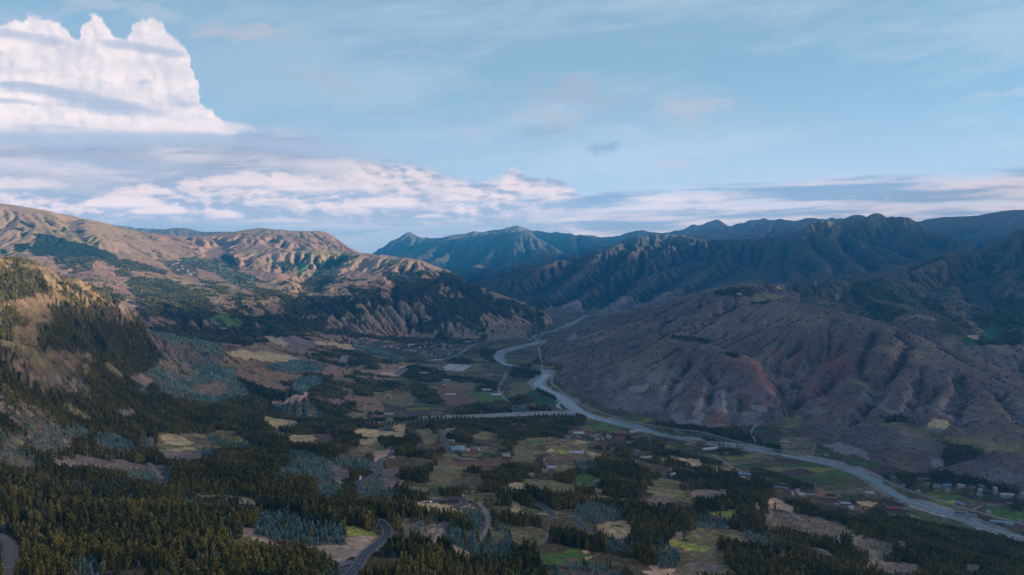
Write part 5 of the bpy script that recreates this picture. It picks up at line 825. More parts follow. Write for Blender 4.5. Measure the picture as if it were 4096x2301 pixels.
# ---------------------------------------------------------------- ground mesh and its material
def N(nt, t, **kw):
    n = nt.nodes.new(t)
    for k, v in kw.items():
        if hasattr(n, k) and k not in ('inputs',): setattr(n, k, v)
    return n
def setin(n, **kw):
    for k, v in kw.items(): n.inputs[k.replace('_', ' ')].default_value = v
    return n
def mat(name, col, rough=.9, **kw):
    m = bpy.data.materials.new(name); m.use_nodes = True; b = m.node_tree.nodes['Principled BSDF']
    b.inputs['Base Color'].default_value = (*col, 1); b.inputs['Roughness'].default_value = rough; b.inputs['Specular IOR Level'].default_value = kw.get('spec', .2)
    if kw.get('metal'): b.inputs['Metallic'].default_value = kw['metal']
    sc_ = kw.get('noise'); nt = m.node_tree
    if sc_:
        tc_ = N(nt, 'ShaderNodeTexCoord'); no = N(nt, 'ShaderNodeTexNoise'); no.inputs['Scale'].default_value = sc_; no.inputs['Detail'].default_value = 4
        hs = N(nt, 'ShaderNodeHueSaturation'); hs.inputs['Color'].default_value = (*col, 1); mr = N(nt, 'ShaderNodeMapRange'); mr.inputs['To Min'].default_value = 1-kw.get('amt', .35); mr.inputs['To Max'].default_value = 1+kw.get('amt', .35)
        nt.links.new(tc_.outputs['Object'], no.inputs['Vector']); nt.links.new(no.outputs['Fac'], mr.inputs['Value']); nt.links.new(mr.outputs[0], hs.inputs['Value']); nt.links.new(hs.outputs[0], b.inputs['Base Color'])
    return m
gm = bpy.data.materials.new('hillside_ground'); gm.use_nodes = True; nt = gm.node_tree; b = nt.nodes['Principled BSDF']; b.inputs['Roughness'].default_value = 1.0; b.inputs['Specular IOR Level'].default_value = .05
at = N(nt, 'ShaderNodeAttribute'); at.attribute_name = 'ground_colour'; geo = N(nt, 'ShaderNodeNewGeometry')
n1_ = N(nt, 'ShaderNodeTexNoise'); n1_.inputs['Scale'].default_value = .12; n1_.inputs['Detail'].default_value = 5; n1_.inputs['Roughness'].default_value = .65
nt.links.new(geo.outputs['Position'], n1_.inputs['Vector']); mr = N(nt, 'ShaderNodeMapRange'); mr.inputs['From Min'].default_value = .25; mr.inputs['From Max'].default_value = .75; mr.inputs['To Min'].default_value = .62; mr.inputs['To Max'].default_value = 1.38
nt.links.new(n1_.outputs['Fac'], mr.inputs['Value']); hs = N(nt, 'ShaderNodeHueSaturation'); nt.links.new(at.outputs['Color'], hs.inputs['Color']); nt.links.new(mr.outputs[0], hs.inputs['Value']); nt.links.new(hs.outputs[0], b.inputs['Base Color'])
n2_ = N(nt, 'ShaderNodeTexNoise'); n2_.inputs['Scale'].default_value = .035; n2_.inputs['Detail'].default_value = 6; n2_.inputs['Roughness'].default_value = .6; nt.links.new(geo.outputs['Position'], n2_.inputs['Vector'])
bp = N(nt, 'ShaderNodeBump'); bp.inputs['Strength'].default_value = .6; bp.inputs['Distance'].default_value = 9.0; nt.links.new(n2_.outputs['Fac'], bp.inputs['Height']); nt.links.new(bp.outputs[0], b.inputs['Normal'])
def grid_mesh(name, X, Y, Z, mat, col=None):
    NR, NC = X.shape
    me = bpy.data.meshes.new(name); nv = NR*NC; nf = (NR-1)*(NC-1)
    co = np.empty((nv, 3), np.float32); co[:, 0] = X.ravel(); co[:, 1] = Y.ravel(); co[:, 2] = Z.ravel()
    i = np.arange(nv, dtype=np.int32).reshape(NR, NC); f = np.stack([i[:-1, :-1], i[:-1, 1:], i[1:, 1:], i[1:, :-1]], -1).reshape(-1)
    me.vertices.add(nv); me.loops.add(nf*4); me.polygons.add(nf)
    me.vertices.foreach_set('co', co.ravel()); me.loops.foreach_set('vertex_index', f)
    me.polygons.foreach_set('loop_start', np.arange(0, nf*4, 4, dtype=np.int32)); me.polygons.foreach_set('loop_total', np.full(nf, 4, np.int32)); me.polygons.foreach_set('use_smooth', np.ones(nf, bool))
    if col is not None:
        a = me.attributes.new('ground_colour', 'FLOAT_COLOR', 'POINT'); c = np.ones((nv, 4), np.float32); c[:, :3] = col.reshape(-1, 3); a.data.foreach_set('color', c.ravel())
    me.update(); me.materials.append(mat)
    o = bpy.data.objects.new(name, me); scene.collection.objects.link(o); return o
def struct(o): o['kind'] = 'structure'; return o
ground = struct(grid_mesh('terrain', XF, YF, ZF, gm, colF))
# a bank added far off to the right, out of the picture: it thins the low sun over the valley and leaves the left hills lit
u_ = (math.sin(SUN_AZ), math.cos(SUN_AZ)); v_ = (-u_[1], u_[0]); DR = 13000.
cm = bpy.data.materials.new('shade_bank_veil'); cm.use_nodes = True; nt = cm.node_tree; nt.nodes.clear()
tr = N(nt, 'ShaderNodeBsdfTransparent'); tr.inputs[0].default_value = (1, .97, .93, 1); df = N(nt, 'ShaderNodeBsdfDiffuse'); df.inputs[0].default_value = (.85, .85, .87, 1); mx = N(nt, 'ShaderNodeMixShader'); mx.inputs[0].default_value = 1-BANK_T; om = N(nt, 'ShaderNodeOutputMaterial')
nt.links.new(tr.outputs[0], mx.inputs[1]); nt.links.new(df.outputs[0], mx.inputs[2]); nt.links.new(mx.outputs[0], om.inputs[0])
q = np.linspace(-2500, 16000, 300); a = np.linspace(0, 2*math.pi, 41); QQ, AA = np.meshgrid(q, a, indexing='ij')
hq = np.interp(QQ, BANK_Q, BANK_H); lump = (fbm(QQ/700, AA*2, 4, 33)-.5)*260; mid = (hq+1300)/2; half = (hq-1300)/2
SS = np.cos(AA)*np.clip(half*.55, 60, 520)+lump*.3*np.cos(AA); HH = mid+np.sin(AA)*half+lump*np.clip(np.sin(AA), 0, 1)*.8
cb = grid_mesh('shade_bank', u_[0]*(DR+SS)+v_[0]*QQ, u_[1]*(DR+SS)+v_[1]*QQ, HH, cm); cb['kind'] = 'stuff'; cb['label'] = 'unseen bank added to dim the low sun over the valley'; cb['category'] = 'shade caster'
# ---------------------------------------------------------------- ribbons: rivers and roads
def ribbon(name, Q, W, z=None, lift=.3, m=None, across=1):
    d = np.gradient(Q[:, :2], axis=0); L = np.hypot(d[:, 0], d[:, 1])+1e-9; nx, ny = -d[:, 1]/L, d[:, 0]/L
    V, F = [], []; c = across+1
    for i in range(len(Q)):
        w = W[i] if hasattr(W, '__len__') else W
        for k in range(c):
            t = (k/across-.5)*w; V.append((Q[i, 0]+nx[i]*t, Q[i, 1]+ny[i]*t, (Q[i, 2] if z is None else z)+lift))
        if i:
            for k in range(across): a = (i-1)*c+k; F.append((a, a+1, a+c+1, a+c))
    me = bpy.data.meshes.new(name); me.from_pydata(V, [], F); me.update(); me.materials.append(m)
    for p in me.polygons: p.use_smooth = True
    o = bpy.data.objects.new(name, me); scene.collection.objects.link(o); return struct(o)
wm = mat('river_water', (.11, .135, .145), .3, spec=.45); nt = wm.node_tree; b = nt.nodes['Principled BSDF']; geo = N(nt, 'ShaderNodeNewGeometry')
no = N(nt, 'ShaderNodeTexNoise'); no.inputs['Scale'].default_value = .10; no.inputs['Detail'].default_value = 5; nt.links.new(geo.outputs['Position'], no.inputs['Vector'])
bp = N(nt, 'ShaderNodeBump'); bp.inputs['Strength'].default_value = .25; bp.inputs['Distance'].default_value = 1.2; nt.links.new(no.outputs['Fac'], bp.inputs['Height']); nt.links.new(bp.outputs[0], b.inputs['Normal'])
no2 = N(nt, 'ShaderNodeTexNoise'); no2.inputs['Scale'].default_value = .03; no2.inputs['Detail'].default_value = 4; nt.links.new(geo.outputs['Position'], no2.inputs['Vector'])
mr = N(nt, 'ShaderNodeMapRange'); mr.inputs['To Min'].default_value = .12; mr.inputs['To Max'].default_value = .42; nt.links.new(no2.outputs['Fac'], mr.inputs['Value']); nt.links.new(mr.outputs[0], b.inputs['Roughness'])
ribbon('river_water', river, river[:, 2]+6, 0., 0., wm, 3)
ribbon('side_channel_water', SIDE, SIDE[:, 2]+1, 0.02, 0., wm, 1)
RM = dict(asphalt=mat('worn_asphalt', (.036, .042, .052), .7, noise=.15, amt=.25, spec=.4), gravel=mat('pale_gravel_road', (.26, .235, .215), .95, noise=.2), dirt=mat('dirt_track', (.33, .255, .20), 1, noise=.15), path=mat('trodden_path', (.27, .215, .15), 1, noise=.2))
paint = mat('road_paint', (.42, .42, .40), .8)
for kind, w, Q in roads:
    o = ribbon({'asphalt': 'asphalt_road', 'gravel': 'gravel_road', 'dirt': 'dirt_track_road', 'path': 'path'}[kind], Q, w, None, .30, RM[kind], 2)
    if kind == 'gravel' and np.hypot(Q[:, 0], Q[:, 1]).min() < 700:
        d = np.gradient(Q[:, :2], axis=0); L = np.hypot(d[:, 0], d[:, 1])+1e-9
        for off in (-2.3, -.7, 1.2, 2.6):
            P = Q.copy(); P[:, 0] += -d[:, 1]/L*off; P[:, 1] += d[:, 0]/L*off; ribbon('wheel_track', P, .55, None, .315, RM['path'])
    if kind == 'asphalt' and np.hypot(Q[:, 0], Q[:, 1]).min() < 1600:
        d = np.gradient(Q[:, :2], axis=0); L = np.hypot(d[:, 0], d[:, 1])+1e-9
        for sgn in (-1, 1):
            P = Q.copy(); P[:, 0] += -d[:, 1]/L*sgn*(w*.5-.7); P[:, 1] += d[:, 0]/L*sgn*(w*.5-.7); ribbon('road_marking', P, .28, None, .34, paint)
        ribbon('road_marking', Q, .22, None, .34, paint)
# ---------------------------------------------------------------- buildings
PALM = {k: mat('%s_finish' % k, tuple((q_*.74+.26*sum(c)/3)*.82 for q_ in c), r, noise=nn, amt=.18) for k, c, r, nn in [('white', (.46,.45,.43), .8, .5), ('cream', (.38,.31,.24), .9, .5), ('adobe', (.30,.19,.13), .95, .6), ('brick', (.36,.17,.11), .9, .7), ('pink', (.50,.29,.26), .85, .5), ('grey', (.27,.27,.28), .85, .5), ('pale', (.48,.50,.52), .85, .5),
  ('tin', (.24,.26,.29), .5, .6), ('tile', (.27,.135,.09), .9, .9), ('redtin', (.33,.06,.045), .6, .6), ('magenta', (.36,.04,.08), .6, .5), ('blue', (.18,.32,.50), .6, .6), ('cyan', (.22,.48,.55), .6, .6), ('lilac', (.40,.42,.62), .6, .6), ('redw', (.45,.06,.05), .8, .5), ('plastic', (.50,.52,.55), .45, .4)]}
M_DARK = mat('dark_glass', (.03,.04,.05), .2, spec=.5); M_DOOR = mat('brown_door', (.12,.07,.04), .7)
def mesh_of(name, V, F, mats, mi=None):
    me = bpy.data.meshes.new(name); me.from_pydata(V, [], F); me.update()
    for m in mats: me.materials.append(m)
    if mi: me.polygons.foreach_set('material_index', mi)
    return me
def boxv(x0, x1, y0, y1, z0, z1): return [(x, y, z) for z in (z0, z1) for y in (y0, y1) for x in (x0, x1)], [(0,2,3,1),(4,5,7,6),(0,1,5,4),(2,6,7,3),(0,4,6,2),(1,3,7,5)]
def wall_geo(kind, l, w, h):
    if kind == 'gable':
        a, b = l/2, w/2; r = h+w*.24; V = [(-a,-b,-1.5),(a,-b,-1.5),(a,b,-1.5),(-a,b,-1.5),(-a,-b,h),(a,-b,h),(a,b,h),(-a,b,h),(-a,0,r),(a,0,r)]
        return V, [(0,3,2,1),(0,1,5,4),(2,3,7,6),(1,2,6,9,5),(3,0,4,8,7),(4,5,9,8),(6,7,8,9)]
    if kind in ('tunnel', 'arch'):
        return boxv(-l/2, l/2, -w/2, w/2, -1.5, h*.45)
    if kind == 'dome':
        V, F = [], []
        for k in range(16):
            a = 6.283*k/16; V += [(l/2*math.cos(a), l/2*math.sin(a), -1.), (l/2*math.cos(a), l/2*math.sin(a), h*.6)]
        for k in range(16): j = (k+1) % 16; F.append((2*k, 2*j, 2*j+1, 2*k+1))
        F.append(tuple(2*k+1 for k in range(16))); return V, F
    return boxv(-l/2, l/2, -w/2, w/2, -1.5, h)
def roof_geo(kind, l, w, h):
    if kind == 'gable':
        a, b = l/2+.5, w/2+.6; r = h+w*.24+.12; e = h-.16; t = .18
        V = [(-a,-b,e),(a,-b,e),(a,0,r),(-a,0,r),(a,b,e),(-a,b,e)]; V += [(x, y, z+t) for x, y, z in V]
        return V, [(0,3,2,1),(3,5,4,2),(6,7,8,9),(9,8,10,11),(0,1,7,6),(5,11,10,4),(0,6,9,3),(3,9,11,5),(1,2,8,7),(2,4,10,8)]
    if kind in ('tunnel', 'arch'):
        V, F = [], []; n = 8; z0 = h*.45+.004
        for i in range(n+1):
            a = math.pi*i/n; y = -(w/2+.25)*math.cos(a); z = z0+(h-z0)*math.sin(a); V += [(-l/2-.25, y, z), (l/2+.25, y, z)]
        for i in range(n): F.append((2*i, 2*i+1, 2*i+3, 2*i+2))
        F.append(tuple(2*i for i in range(n+1))); F.append(tuple(2*i+1 for i in range(n, -1, -1))); F.append((0, 2*n, 2*n+1, 1)); return V, F
    if kind == 'dome':
        V, F = [], []; R = l/2+.2
        for i in range(5):
            e = i/5*math.pi/2
            for k in range(16): a = 6.283*k/16; V.append((R*math.cos(e)*math.cos(a), R*math.cos(e)*math.sin(a), h*.6+h*.4*math.sin(e)))
        V.append((0, 0, h))
        for i in range(4):
            for k in range(16): j = (k+1) % 16; F.append((i*16+k, i*16+j, i*16+16+j, i*16+16+k))
        for k in range(16): F.append((64+k, 64+(k+1) % 16, 80))
        return V, F
    if kind == 'tower':
        V, F = [], []; a = l/2+.4; V = [(-a,-a,h),(a,-a,h),(a,a,h),(-a,a,h),(0,0,h+4.5)]; return V, [(0,1,4),(1,2,4),(2,3,4),(3,0,4),(0,3,2,1)]
    if kind == 'wall': return boxv(-l/2-.1, l/2+.1, -w/2-.12, w/2+.12, h, h+.2)
    V, F = boxv(-l/2-.3, l/2+.3, -w/2-.3, w/2+.3, h, h+.35); return V, F
def add(name, me, parent=None, loc=None):
    o = bpy.data.objects.new(name, me); scene.collection.objects.link(o)
    if parent: o.parent = parent
    if loc: o.location = loc
    return o
def ground_z(x, y, l):
    t = np.array([(0, 0), (l*.4, 0), (-l*.4, 0), (0, l*.4), (0, -l*.4)]); return float(zat(x+t[:, 0], y+t[:, 1]).mean())
CATS = {'house': 'house', 'shed': 'shed', 'greenhouse': 'greenhouse', 'warehouse': 'warehouse', 'school_building': 'building', 'sports_hall': 'hall', 'water_tank': 'water tank', 'wall': 'wall', 'church': 'church'}
for (X, Y, d, h) in SITES:
    t, _, _, kind, l, w, hh, turn, wc, rc, nm, lb = h
    if t == 'b4' and kind != 'wall': l, w = l*.82, w*.85
    e = add(nm if nm != 'wall' else 'boundary_wall', None, None, (X, Y, ground_z(X, Y, l))); e.rotation_euler = (0, 0, R_(turn)); e['label'] = lb; e['category'] = CATS[nm]
    V, F = wall_geo(kind, l, w, hh); add('wall' if nm != 'wall' else 'wall_face', mesh_of(nm+'_wall', V, F, [PALM[wc]]), e)
    V, F = roof_geo(kind, l, w, hh); add('roof' if nm != 'wall' else 'coping', mesh_of(nm+'_roof', V, F, [PALM[rc]]), e)
    if kind in ('tunnel', 'dome', 'wall') or d > 3000: continue
    storeys = 2 if hh > 5.6 else 1; n = max(2, int(l/4.2)); zt = min(hh, hh*.45 if kind == 'arch' else hh)
    V, F = boxv(-.55, .55, -w/2-.09, -w/2-.003, 0, 2.1); add('door', mesh_of('door', V, F, [M_DOOR]), e, (rh.uniform(-.2, .2)*l, 0, 0))
    V, F = boxv(-.7, .7, -w/2-.07, -w/2-.003, -.55, .55)
    wme = mesh_of('window', V, F, [M_DARK])
    for s_ in range(storeys):
        for k in range(n):
            zc = 1.6+s_*2.8
            if zc+.6 < zt: add('window', wme, e, ((k+.5)/n*l*.92-l*.46, 0, zc))
# long plastic tunnels side by side
for n_g, (t, a, b, blk) in enumerate(GREENHOUSE_ROWS):
    m = march(ZE, *zp(t, [(a, b)])[0]); X, Y = m[2][:2]; l, w, hh = 190, 10.5, 4.5
    e = add('greenhouse', None, None, (X, Y, ground_z(X, Y, 40)+.2)); e.rotation_euler = (0, 0, R_(76)); e['category'] = 'greenhouse'; e['group'] = 'striped greenhouses beside the valley village'
    e['label'] = ['long white tunnel of the four striped greenhouses, left block', 'long white tunnel of the three striped greenhouses, right block'][blk]
    V, F = wall_geo('tunnel', l, w, hh); add('wall', mesh_of('greenhouse_wall', V, F, [PALM['plastic']]), e); V, F = roof_geo('tunnel', l, w, hh); add('roof', mesh_of('greenhouse_roof', V, F, [PALM['plastic']]), e)
# crowded small houses: one mesh each, too small to show their parts
SM = []
for i, (l, w, h_, a, b) in enumerate([(11, 8, 4.5, 'white', 'tile'), (13, 8, 5, 'adobe', 'tile'), (10, 8, 6, 'white', 'tin'), (12, 9, 4, 'brick', 'tile'), (12, 8, 6, 'cream', 'redtin'), (14, 8, 4, 'grey', 'tin'), (10, 8, 6, 'pink', 'tin'), (12, 8, 4.5, 'cyan', 'tin'), (13, 9, 5, 'white', 'white'), (11, 8, 5, 'brick', 'tin')]):
    V, F = wall_geo('gable', l, w, h_); V2, F2 = roof_geo('gable', l, w, h_); SM.append(mesh_of('small_house', V+V2, F+[tuple(k+len(V) for k in f) for f in F2], [PALM[a], PALM[b]], [0]*len(F)+[1]*len(F2)))
for (X, Y, d, lb, gp, sc_) in CS:
    o = add('small_house', rh.choice(SM), None, (X, Y, ground_z(X, Y, 8))); o.rotation_euler = (0, 0, R_(rh.choice((10, 100, -15, 75, 40)) + rh.uniform(-8, 8))); s_ = sc_*rh.uniform(.85, 1.2); o.scale = (s_,)*3; o['label'] = lb; o['category'] = 'house'; o['group'] = gp
# ---------------------------------------------------------------- vehicles
M_TYRE = mat('tyre_rubber', (.02,.02,.02), .9); M_LAMP = mat('lamp_glass', (.7,.7,.65), .2, spec=.5)
def car(px, py, tile, paint, label, kind='car', along=None, cat='car'):
    best = None; p = zp(tile, [(px, py)])[0]
    for k_, w_, Q in roads:
        PX, PY = project(Q[:, 0], Q[:, 1], Q[:, 2]); D = np.hypot(PX-p[0], PY-p[1]); i = int(D.argmin())
        if best is None or D[i] < best[0]: best = (D[i], Q, i)
    _, Q, i = best; i = min(max(i, 1), len(Q)-2); dv = Q[i+1]-Q[i-1]; ang = math.atan2(dv[1], dv[0]); off = 1.9
    n_ = (-math.sin(ang), math.cos(ang)); sg = off if (along or 1) > 0 else -off
    e = add({'car': 'car', 'van': 'van', 'truck': 'truck'}[kind], None, None, (Q[i, 0]-n_[0]*sg, Q[i, 1]-n_[1]*sg, Q[i, 2]+.31)); e.rotation_euler = (0, -math.atan2(dv[2], math.hypot(dv[0], dv[1])), ang+(0 if (along or 1) > 0 else math.pi)); e['label'] = label; e['category'] = cat
    pm = mat(kind+'_paint', paint, .35, spec=.5); L = {'car': 4.5, 'van': 5.6, 'truck': 8.5}[kind]; W = 1.85 if kind == 'car' else 2.2; a = L/2
    prof = {'car': [(-a,.35),(-a,.85),(-a+.5,.98),(-a+1.0,1.45),(a-2.1,1.48),(a-1.2,.98),(a-.15,.85),(a,.35)], 'van': [(-a,.4),(-a,2.1),(-a+.3,2.2),(a-1.5,2.2),(a-.8,1.2),(a-.05,1.0),(a,.4)], 'truck': [(a-2.1,.5),(a-2.1,2.6),(a-.5,2.6),(a-.1,1.5),(a,.5)]}[kind]
    def extr(pf, y0, y1):
        n = len(pf); V = [(x, y0, z) for x, z in pf]+[(x, y1, z) for x, z in pf]; F = [tuple(range(n-1, -1, -1)), tuple(range(n, 2*n))]+[(k, (k+1) % n, n+(k+1) % n, n+k) for k in range(n)]; return V, F
    add('body', mesh_of(kind+'_body', *extr(prof, -W/2, W/2), [pm]), e)
    if kind == 'truck': add('cargo_box', mesh_of('cargo_box', *boxv(-a, a-2.3, -1.2, 1.2, .9, 3.3), [pm]), e)
    top = max(z for _, z in prof); gl = [(-a+.95,top-.5),(-a+1.2,top-.06),(a-2.2,top-.06),(a-1.75,top-.5)] if kind == 'car' else [(a-1.9,top-.75),(a-1.9,top-.2),(a-1.55,top-.2),(a-1.25,top-.75)]
    add('side_window', mesh_of('side_window', *extr(gl, -W/2-.012, W/2+.012), [M_DARK]), e)
    for y in (-.6, .6): add('headlight', mesh_of('headlight', *boxv(a-.08, a+.03, y-.18, y+.18, .62, .8), [M_LAMP]), e)
    for x in (-a+.85, a-.85):
        for y in (-W/2+.1, W/2-.1):
            V = [(x+.34*math.cos(6.283*k/12), y+s_, .34+.34*math.sin(6.283*k/12)) for s_ in (-.12, .12) for k in range(12)]; F = [tuple(range(11, -1, -1)), tuple(range(12, 24))]+[(k, (k+1) % 12, 12+(k+1) % 12, 12+k) for k in range(12)]
            add('wheel', mesh_of('wheel', V, F, [M_TYRE]), e)
car(990, 1330, 'b2', (.12, .22, .40), 'blue car driving up the lowest bend of the asphalt road', 'car', 1)
car(1748, 703, 'b2', (.75, .75, .73), 'white van on the left arm of the hairpin between the trees', 'van', 1, 'van')
car(1060, 484, 'b2', (.72, .70, .66), 'white truck on the asphalt road below the quarry', 'truck', -1, 'truck')
car(1394, 204, 'b2', (.7, .7, .68), 'white car at the top bend of the road beside the tan cutting', 'car', -1)
car(1868, 98, 'b2', (.75, .75, .73), 'white car at the roadside opposite the gravel lot', 'car', 1)
# ---------------------------------------------------------------- pylons and poles
M_STEEL = mat('galvanised_steel', (.42,.44,.46), .5)
def bars(L, r):
    V, F = [], []
    for p, q in L:
        p = np.array(p, float); q = np.array(q, float); d = q-p; d /= np.linalg.norm(d); u_1 = np.cross(d, [.3, .5, .81]); u_1 /= np.linalg.norm(u_1); v_1 = np.cross(d, u_1); b0 = len(V)
        for c in (p, q): V += [tuple(c+r*(su*u_1+sv*v_1)) for su, sv in ((1, 1), (-1, 1), (-1, -1), (1, -1))]
        F += [(b0+k, b0+(k+1) % 4, b0+4+(k+1) % 4, b0+4+k) for k in range(4)]
    return V, F
def pylon(tile, px, py, h, lb, r=.22):
    m = march(ZE, *zp(tile, [(px, py)])[0])
    if not m: return
    X, Y = m[2][:2]; e = add('power_pylon', None, None, (X, Y, float(zat(np.array([X]), np.array([Y]))[0])-.4)); e['label'] = lb; e['category'] = 'pylon'; L = []; w0 = h*.11; lv = 7
    wd = lambda t: w0*(1-t)**1.1+.5
    for sx, sy in ((1, 1), (-1, 1), (-1, -1), (1, -1)):
        for i in range(lv): t0, t1 = i/lv, (i+1)/lv; L.append(((sx*wd(t0), sy*wd(t0), h*t0), (sx*wd(t1), sy*wd(t1), h*t1)))
    for i in range(lv):
        t0, t1 = i/lv, (i+1)/lv
        for (ax, ay), (bx, by) in (((1, 1), (-1, 1)), ((-1, 1), (-1, -1)), ((-1, -1), (1, -1)), ((1, -1), (1, 1))): L.append(((ax*wd(t0), ay*wd(t0), h*t0), (bx*wd(t1), by*wd(t1), h*t1)))
    add('tower', mesh_of('tower', *bars(L, r), [M_STEEL]), e)
    for z in (.72, .84, .95): add('crossarm', mesh_of('crossarm', *bars([((-h*.16, 0, h*z), (h*.16, 0, h*z)), ((-h*.16, 0, h*z), (0, 0, h*z+1.5)), ((h*.16, 0, h*z), (0, 0, h*z+1.5))], r), [M_STEEL]), e)
pylon('z4', 480, 868, 46, 'lattice power pylon standing on the saddle skyline of the brown hill', .35)
pylon('z4', 690, 1020, 44, 'lattice power pylon on the dark slope right of the saddle', .3)
pylon('z3', 1430, 985, 46, 'lattice power pylon on the left crest of the brown hill against the blue range', .35)
pylon('z1', 2210, 690, 34, 'small lattice pylon above the woods of the far left slope', .2)
M_POLE = mat('weathered_pole', (.34,.22,.16), .9)
def pole(tile, px, py, h, lb, m_=M_POLE):
    m = march(ZE, *zp(tile, [(px, py)])[0]); X, Y = m[2][:2]; e = add('utility_pole', None, None, (X, Y, float(zat(np.array([X]), np.array([Y]))[0])-.3)); e['label'] = lb; e['category'] = 'pole'
    V = [(r*math.cos(6.283*k/8), r*math.sin(6.283*k/8), z) for r, z in ((.2, 0), (.12, h)) for k in range(8)]; add('post', mesh_of('post', V, [(k, (k+1) % 8, 8+(k+1) % 8, 8+k) for k in range(8)]+[tuple(range(8, 16))], [m_]), e)
    add('crossarm', mesh_of('crossarm', *boxv(-1.1, 1.1, -.08, .08, h-.9, h-.72), [m_]), e)
pole('b2', 1316, 382, 14, 'tall reddish pole beside the quarry lane', mat('rust_red_pole', (.42, .12, .08), .8))
for q, lb in (((1242, 450), 'wooden utility pole at the roadside bend above the white truck'), ((1475, 905), 'pale utility pole on the pinkish slope right of the lowest bend'), ((2243, 272), 'utility pole in the field right of the red brick house'), ((1112, 1385), 'utility pole beside the bottom of the asphalt road')): pole('b2', q[0], q[1], 11, lb)
pole('b2', 1805, 575, 12, 'thin pole rising from the dark wood above the hairpin')
# ---------------------------------------------------------------- trees
def leaf_mat(name, ca, cb, shade=.5, trans=.15):
    m = bpy.data.materials.new(name); m.use_nodes = True; nt = m.node_tree; b = nt.nodes['Principled BSDF']; b.inputs['Roughness'].default_value = .65; b.inputs['Specular IOR Level'].default_value = .25
    oi = N(nt, 'ShaderNodeObjectInfo'); geo = N(nt, 'ShaderNodeNewGeometry'); at = N(nt, 'ShaderNodeAttribute'); at.attribute_name = 'tint'
    mx = N(nt, 'ShaderNodeMix'); mx.data_type = 'RGBA'; mx.inputs[6].default_value = (*ca, 1); mx.inputs[7].default_value = (*cb, 1)
    no = N(nt, 'ShaderNodeTexNoise'); no.inputs['Scale'].default_value = .012; no.inputs['Detail'].default_value = 3; nt.links.new(geo.outputs['Position'], no.inputs['Vector'])
    ad = N(nt, 'ShaderNodeMath'); ad.operation = 'MULTIPLY_ADD'; ad.inputs[1].default_value = 2.6; ad.inputs[2].default_value = -1.3; nt.links.new(no.outputs['Fac'], ad.inputs[0])
    a2 = N(nt, 'ShaderNodeMath'); a2.operation = 'MULTIPLY_ADD'; a2.inputs[1].default_value = .8; a2.use_clamp = True; nt.links.new(oi.outputs['Random'], a2.inputs[0]); nt.links.new(ad.outputs[0], a2.inputs[2])
    nt.links.new(a2.outputs[0], mx.inputs[0]); hs = N(nt, 'ShaderNodeHueSaturation'); nt.links.new(mx.outputs[2], hs.inputs['Color']); nt.links.new(at.outputs['Fac'], hs.inputs['Value']); nt.links.new(hs.outputs[0], b.inputs['Base Color'])
    return m
M_EU = leaf_mat('eucalyptus_leaves', EU_A, EU_B); M_BG = leaf_mat('blue_gum_leaves', BG_A, BG_B); M_SH = leaf_mat('shrub_leaves', (.06, .09, .015), (.11, .12, .02)); M_SCRUB = leaf_mat('scrub_leaves', (.045, .055, .025), (.085, .08, .035))
M_BARK = mat('pale_bark', (.26, .19, .14), .9, noise=.8)
rngt = np.random.default_rng(11)
def crown_mesh(name, m, h, base, wid, nleaf, leaf, rng, kind='tall'):
    # leaf sprays on limbs: clumps strung up a leaning axis, with gaps
    V, F, T = [], [], []
    ncl = max(5, int(nleaf/14)); cl = []
    for i in range(ncl):
        t = (i+rng.random())/ncl; z = base+(h-base)*t
        if kind == 'tall': r = wid*(.30+.85*math.sin(math.pi*min(1, t*.80+.16))**.8)*(1-.30*t)
        elif kind == 'young': r = wid*(1.05-t)**.75
        else: r = wid*math.sqrt(max(.05, 1-(t*1.5-.55)**2))
        a = rng.random()*6.283; q = r*math.sqrt(rng.random())*.85
        cl.append((q*math.cos(a), q*math.sin(a), z, .34*wid*(.7+.6*rng.random())*(1.15-.5*t), .7+.6*rng.random()))
    for i in range(nleaf):
        c = cl[i % ncl]; d = rng.normal(size=3); d /= np.linalg.norm(d)+1e-6; R = c[3]*(.5+.6*rng.random())
        p = np.array([c[0]+d[0]*R, c[1]+d[1]*R, c[2]+d[2]*R*1.15])
        nrm = d*.9+rng.normal(size=3)*.45+np.array([0, 0, .35]); nrm /= np.linalg.norm(nrm)
        u = np.cross(nrm, [0, 0, 1.]); u /= np.linalg.norm(u)+1e-6; v = np.cross(nrm, u); s = leaf*(.6+.8*rng.random()); k = len(V)
        sh = .25*s
        V += [tuple(p-u*s*.5), tuple(p-v*s*.8+nrm*sh), tuple(p+u*s*.5), tuple(p+v*s*.9-nrm*sh)]; F.append((k, k+1, k+2, k+3)); T += [c[4]*(.8+.4*rng.random())]*4
    me = bpy.data.meshes.new(name); me.from_pydata(V, [], F); a = me.attributes.new('tint', 'FLOAT', 'POINT'); a.data.foreach_set('value', T); me.update(); me.materials.append(m); return me
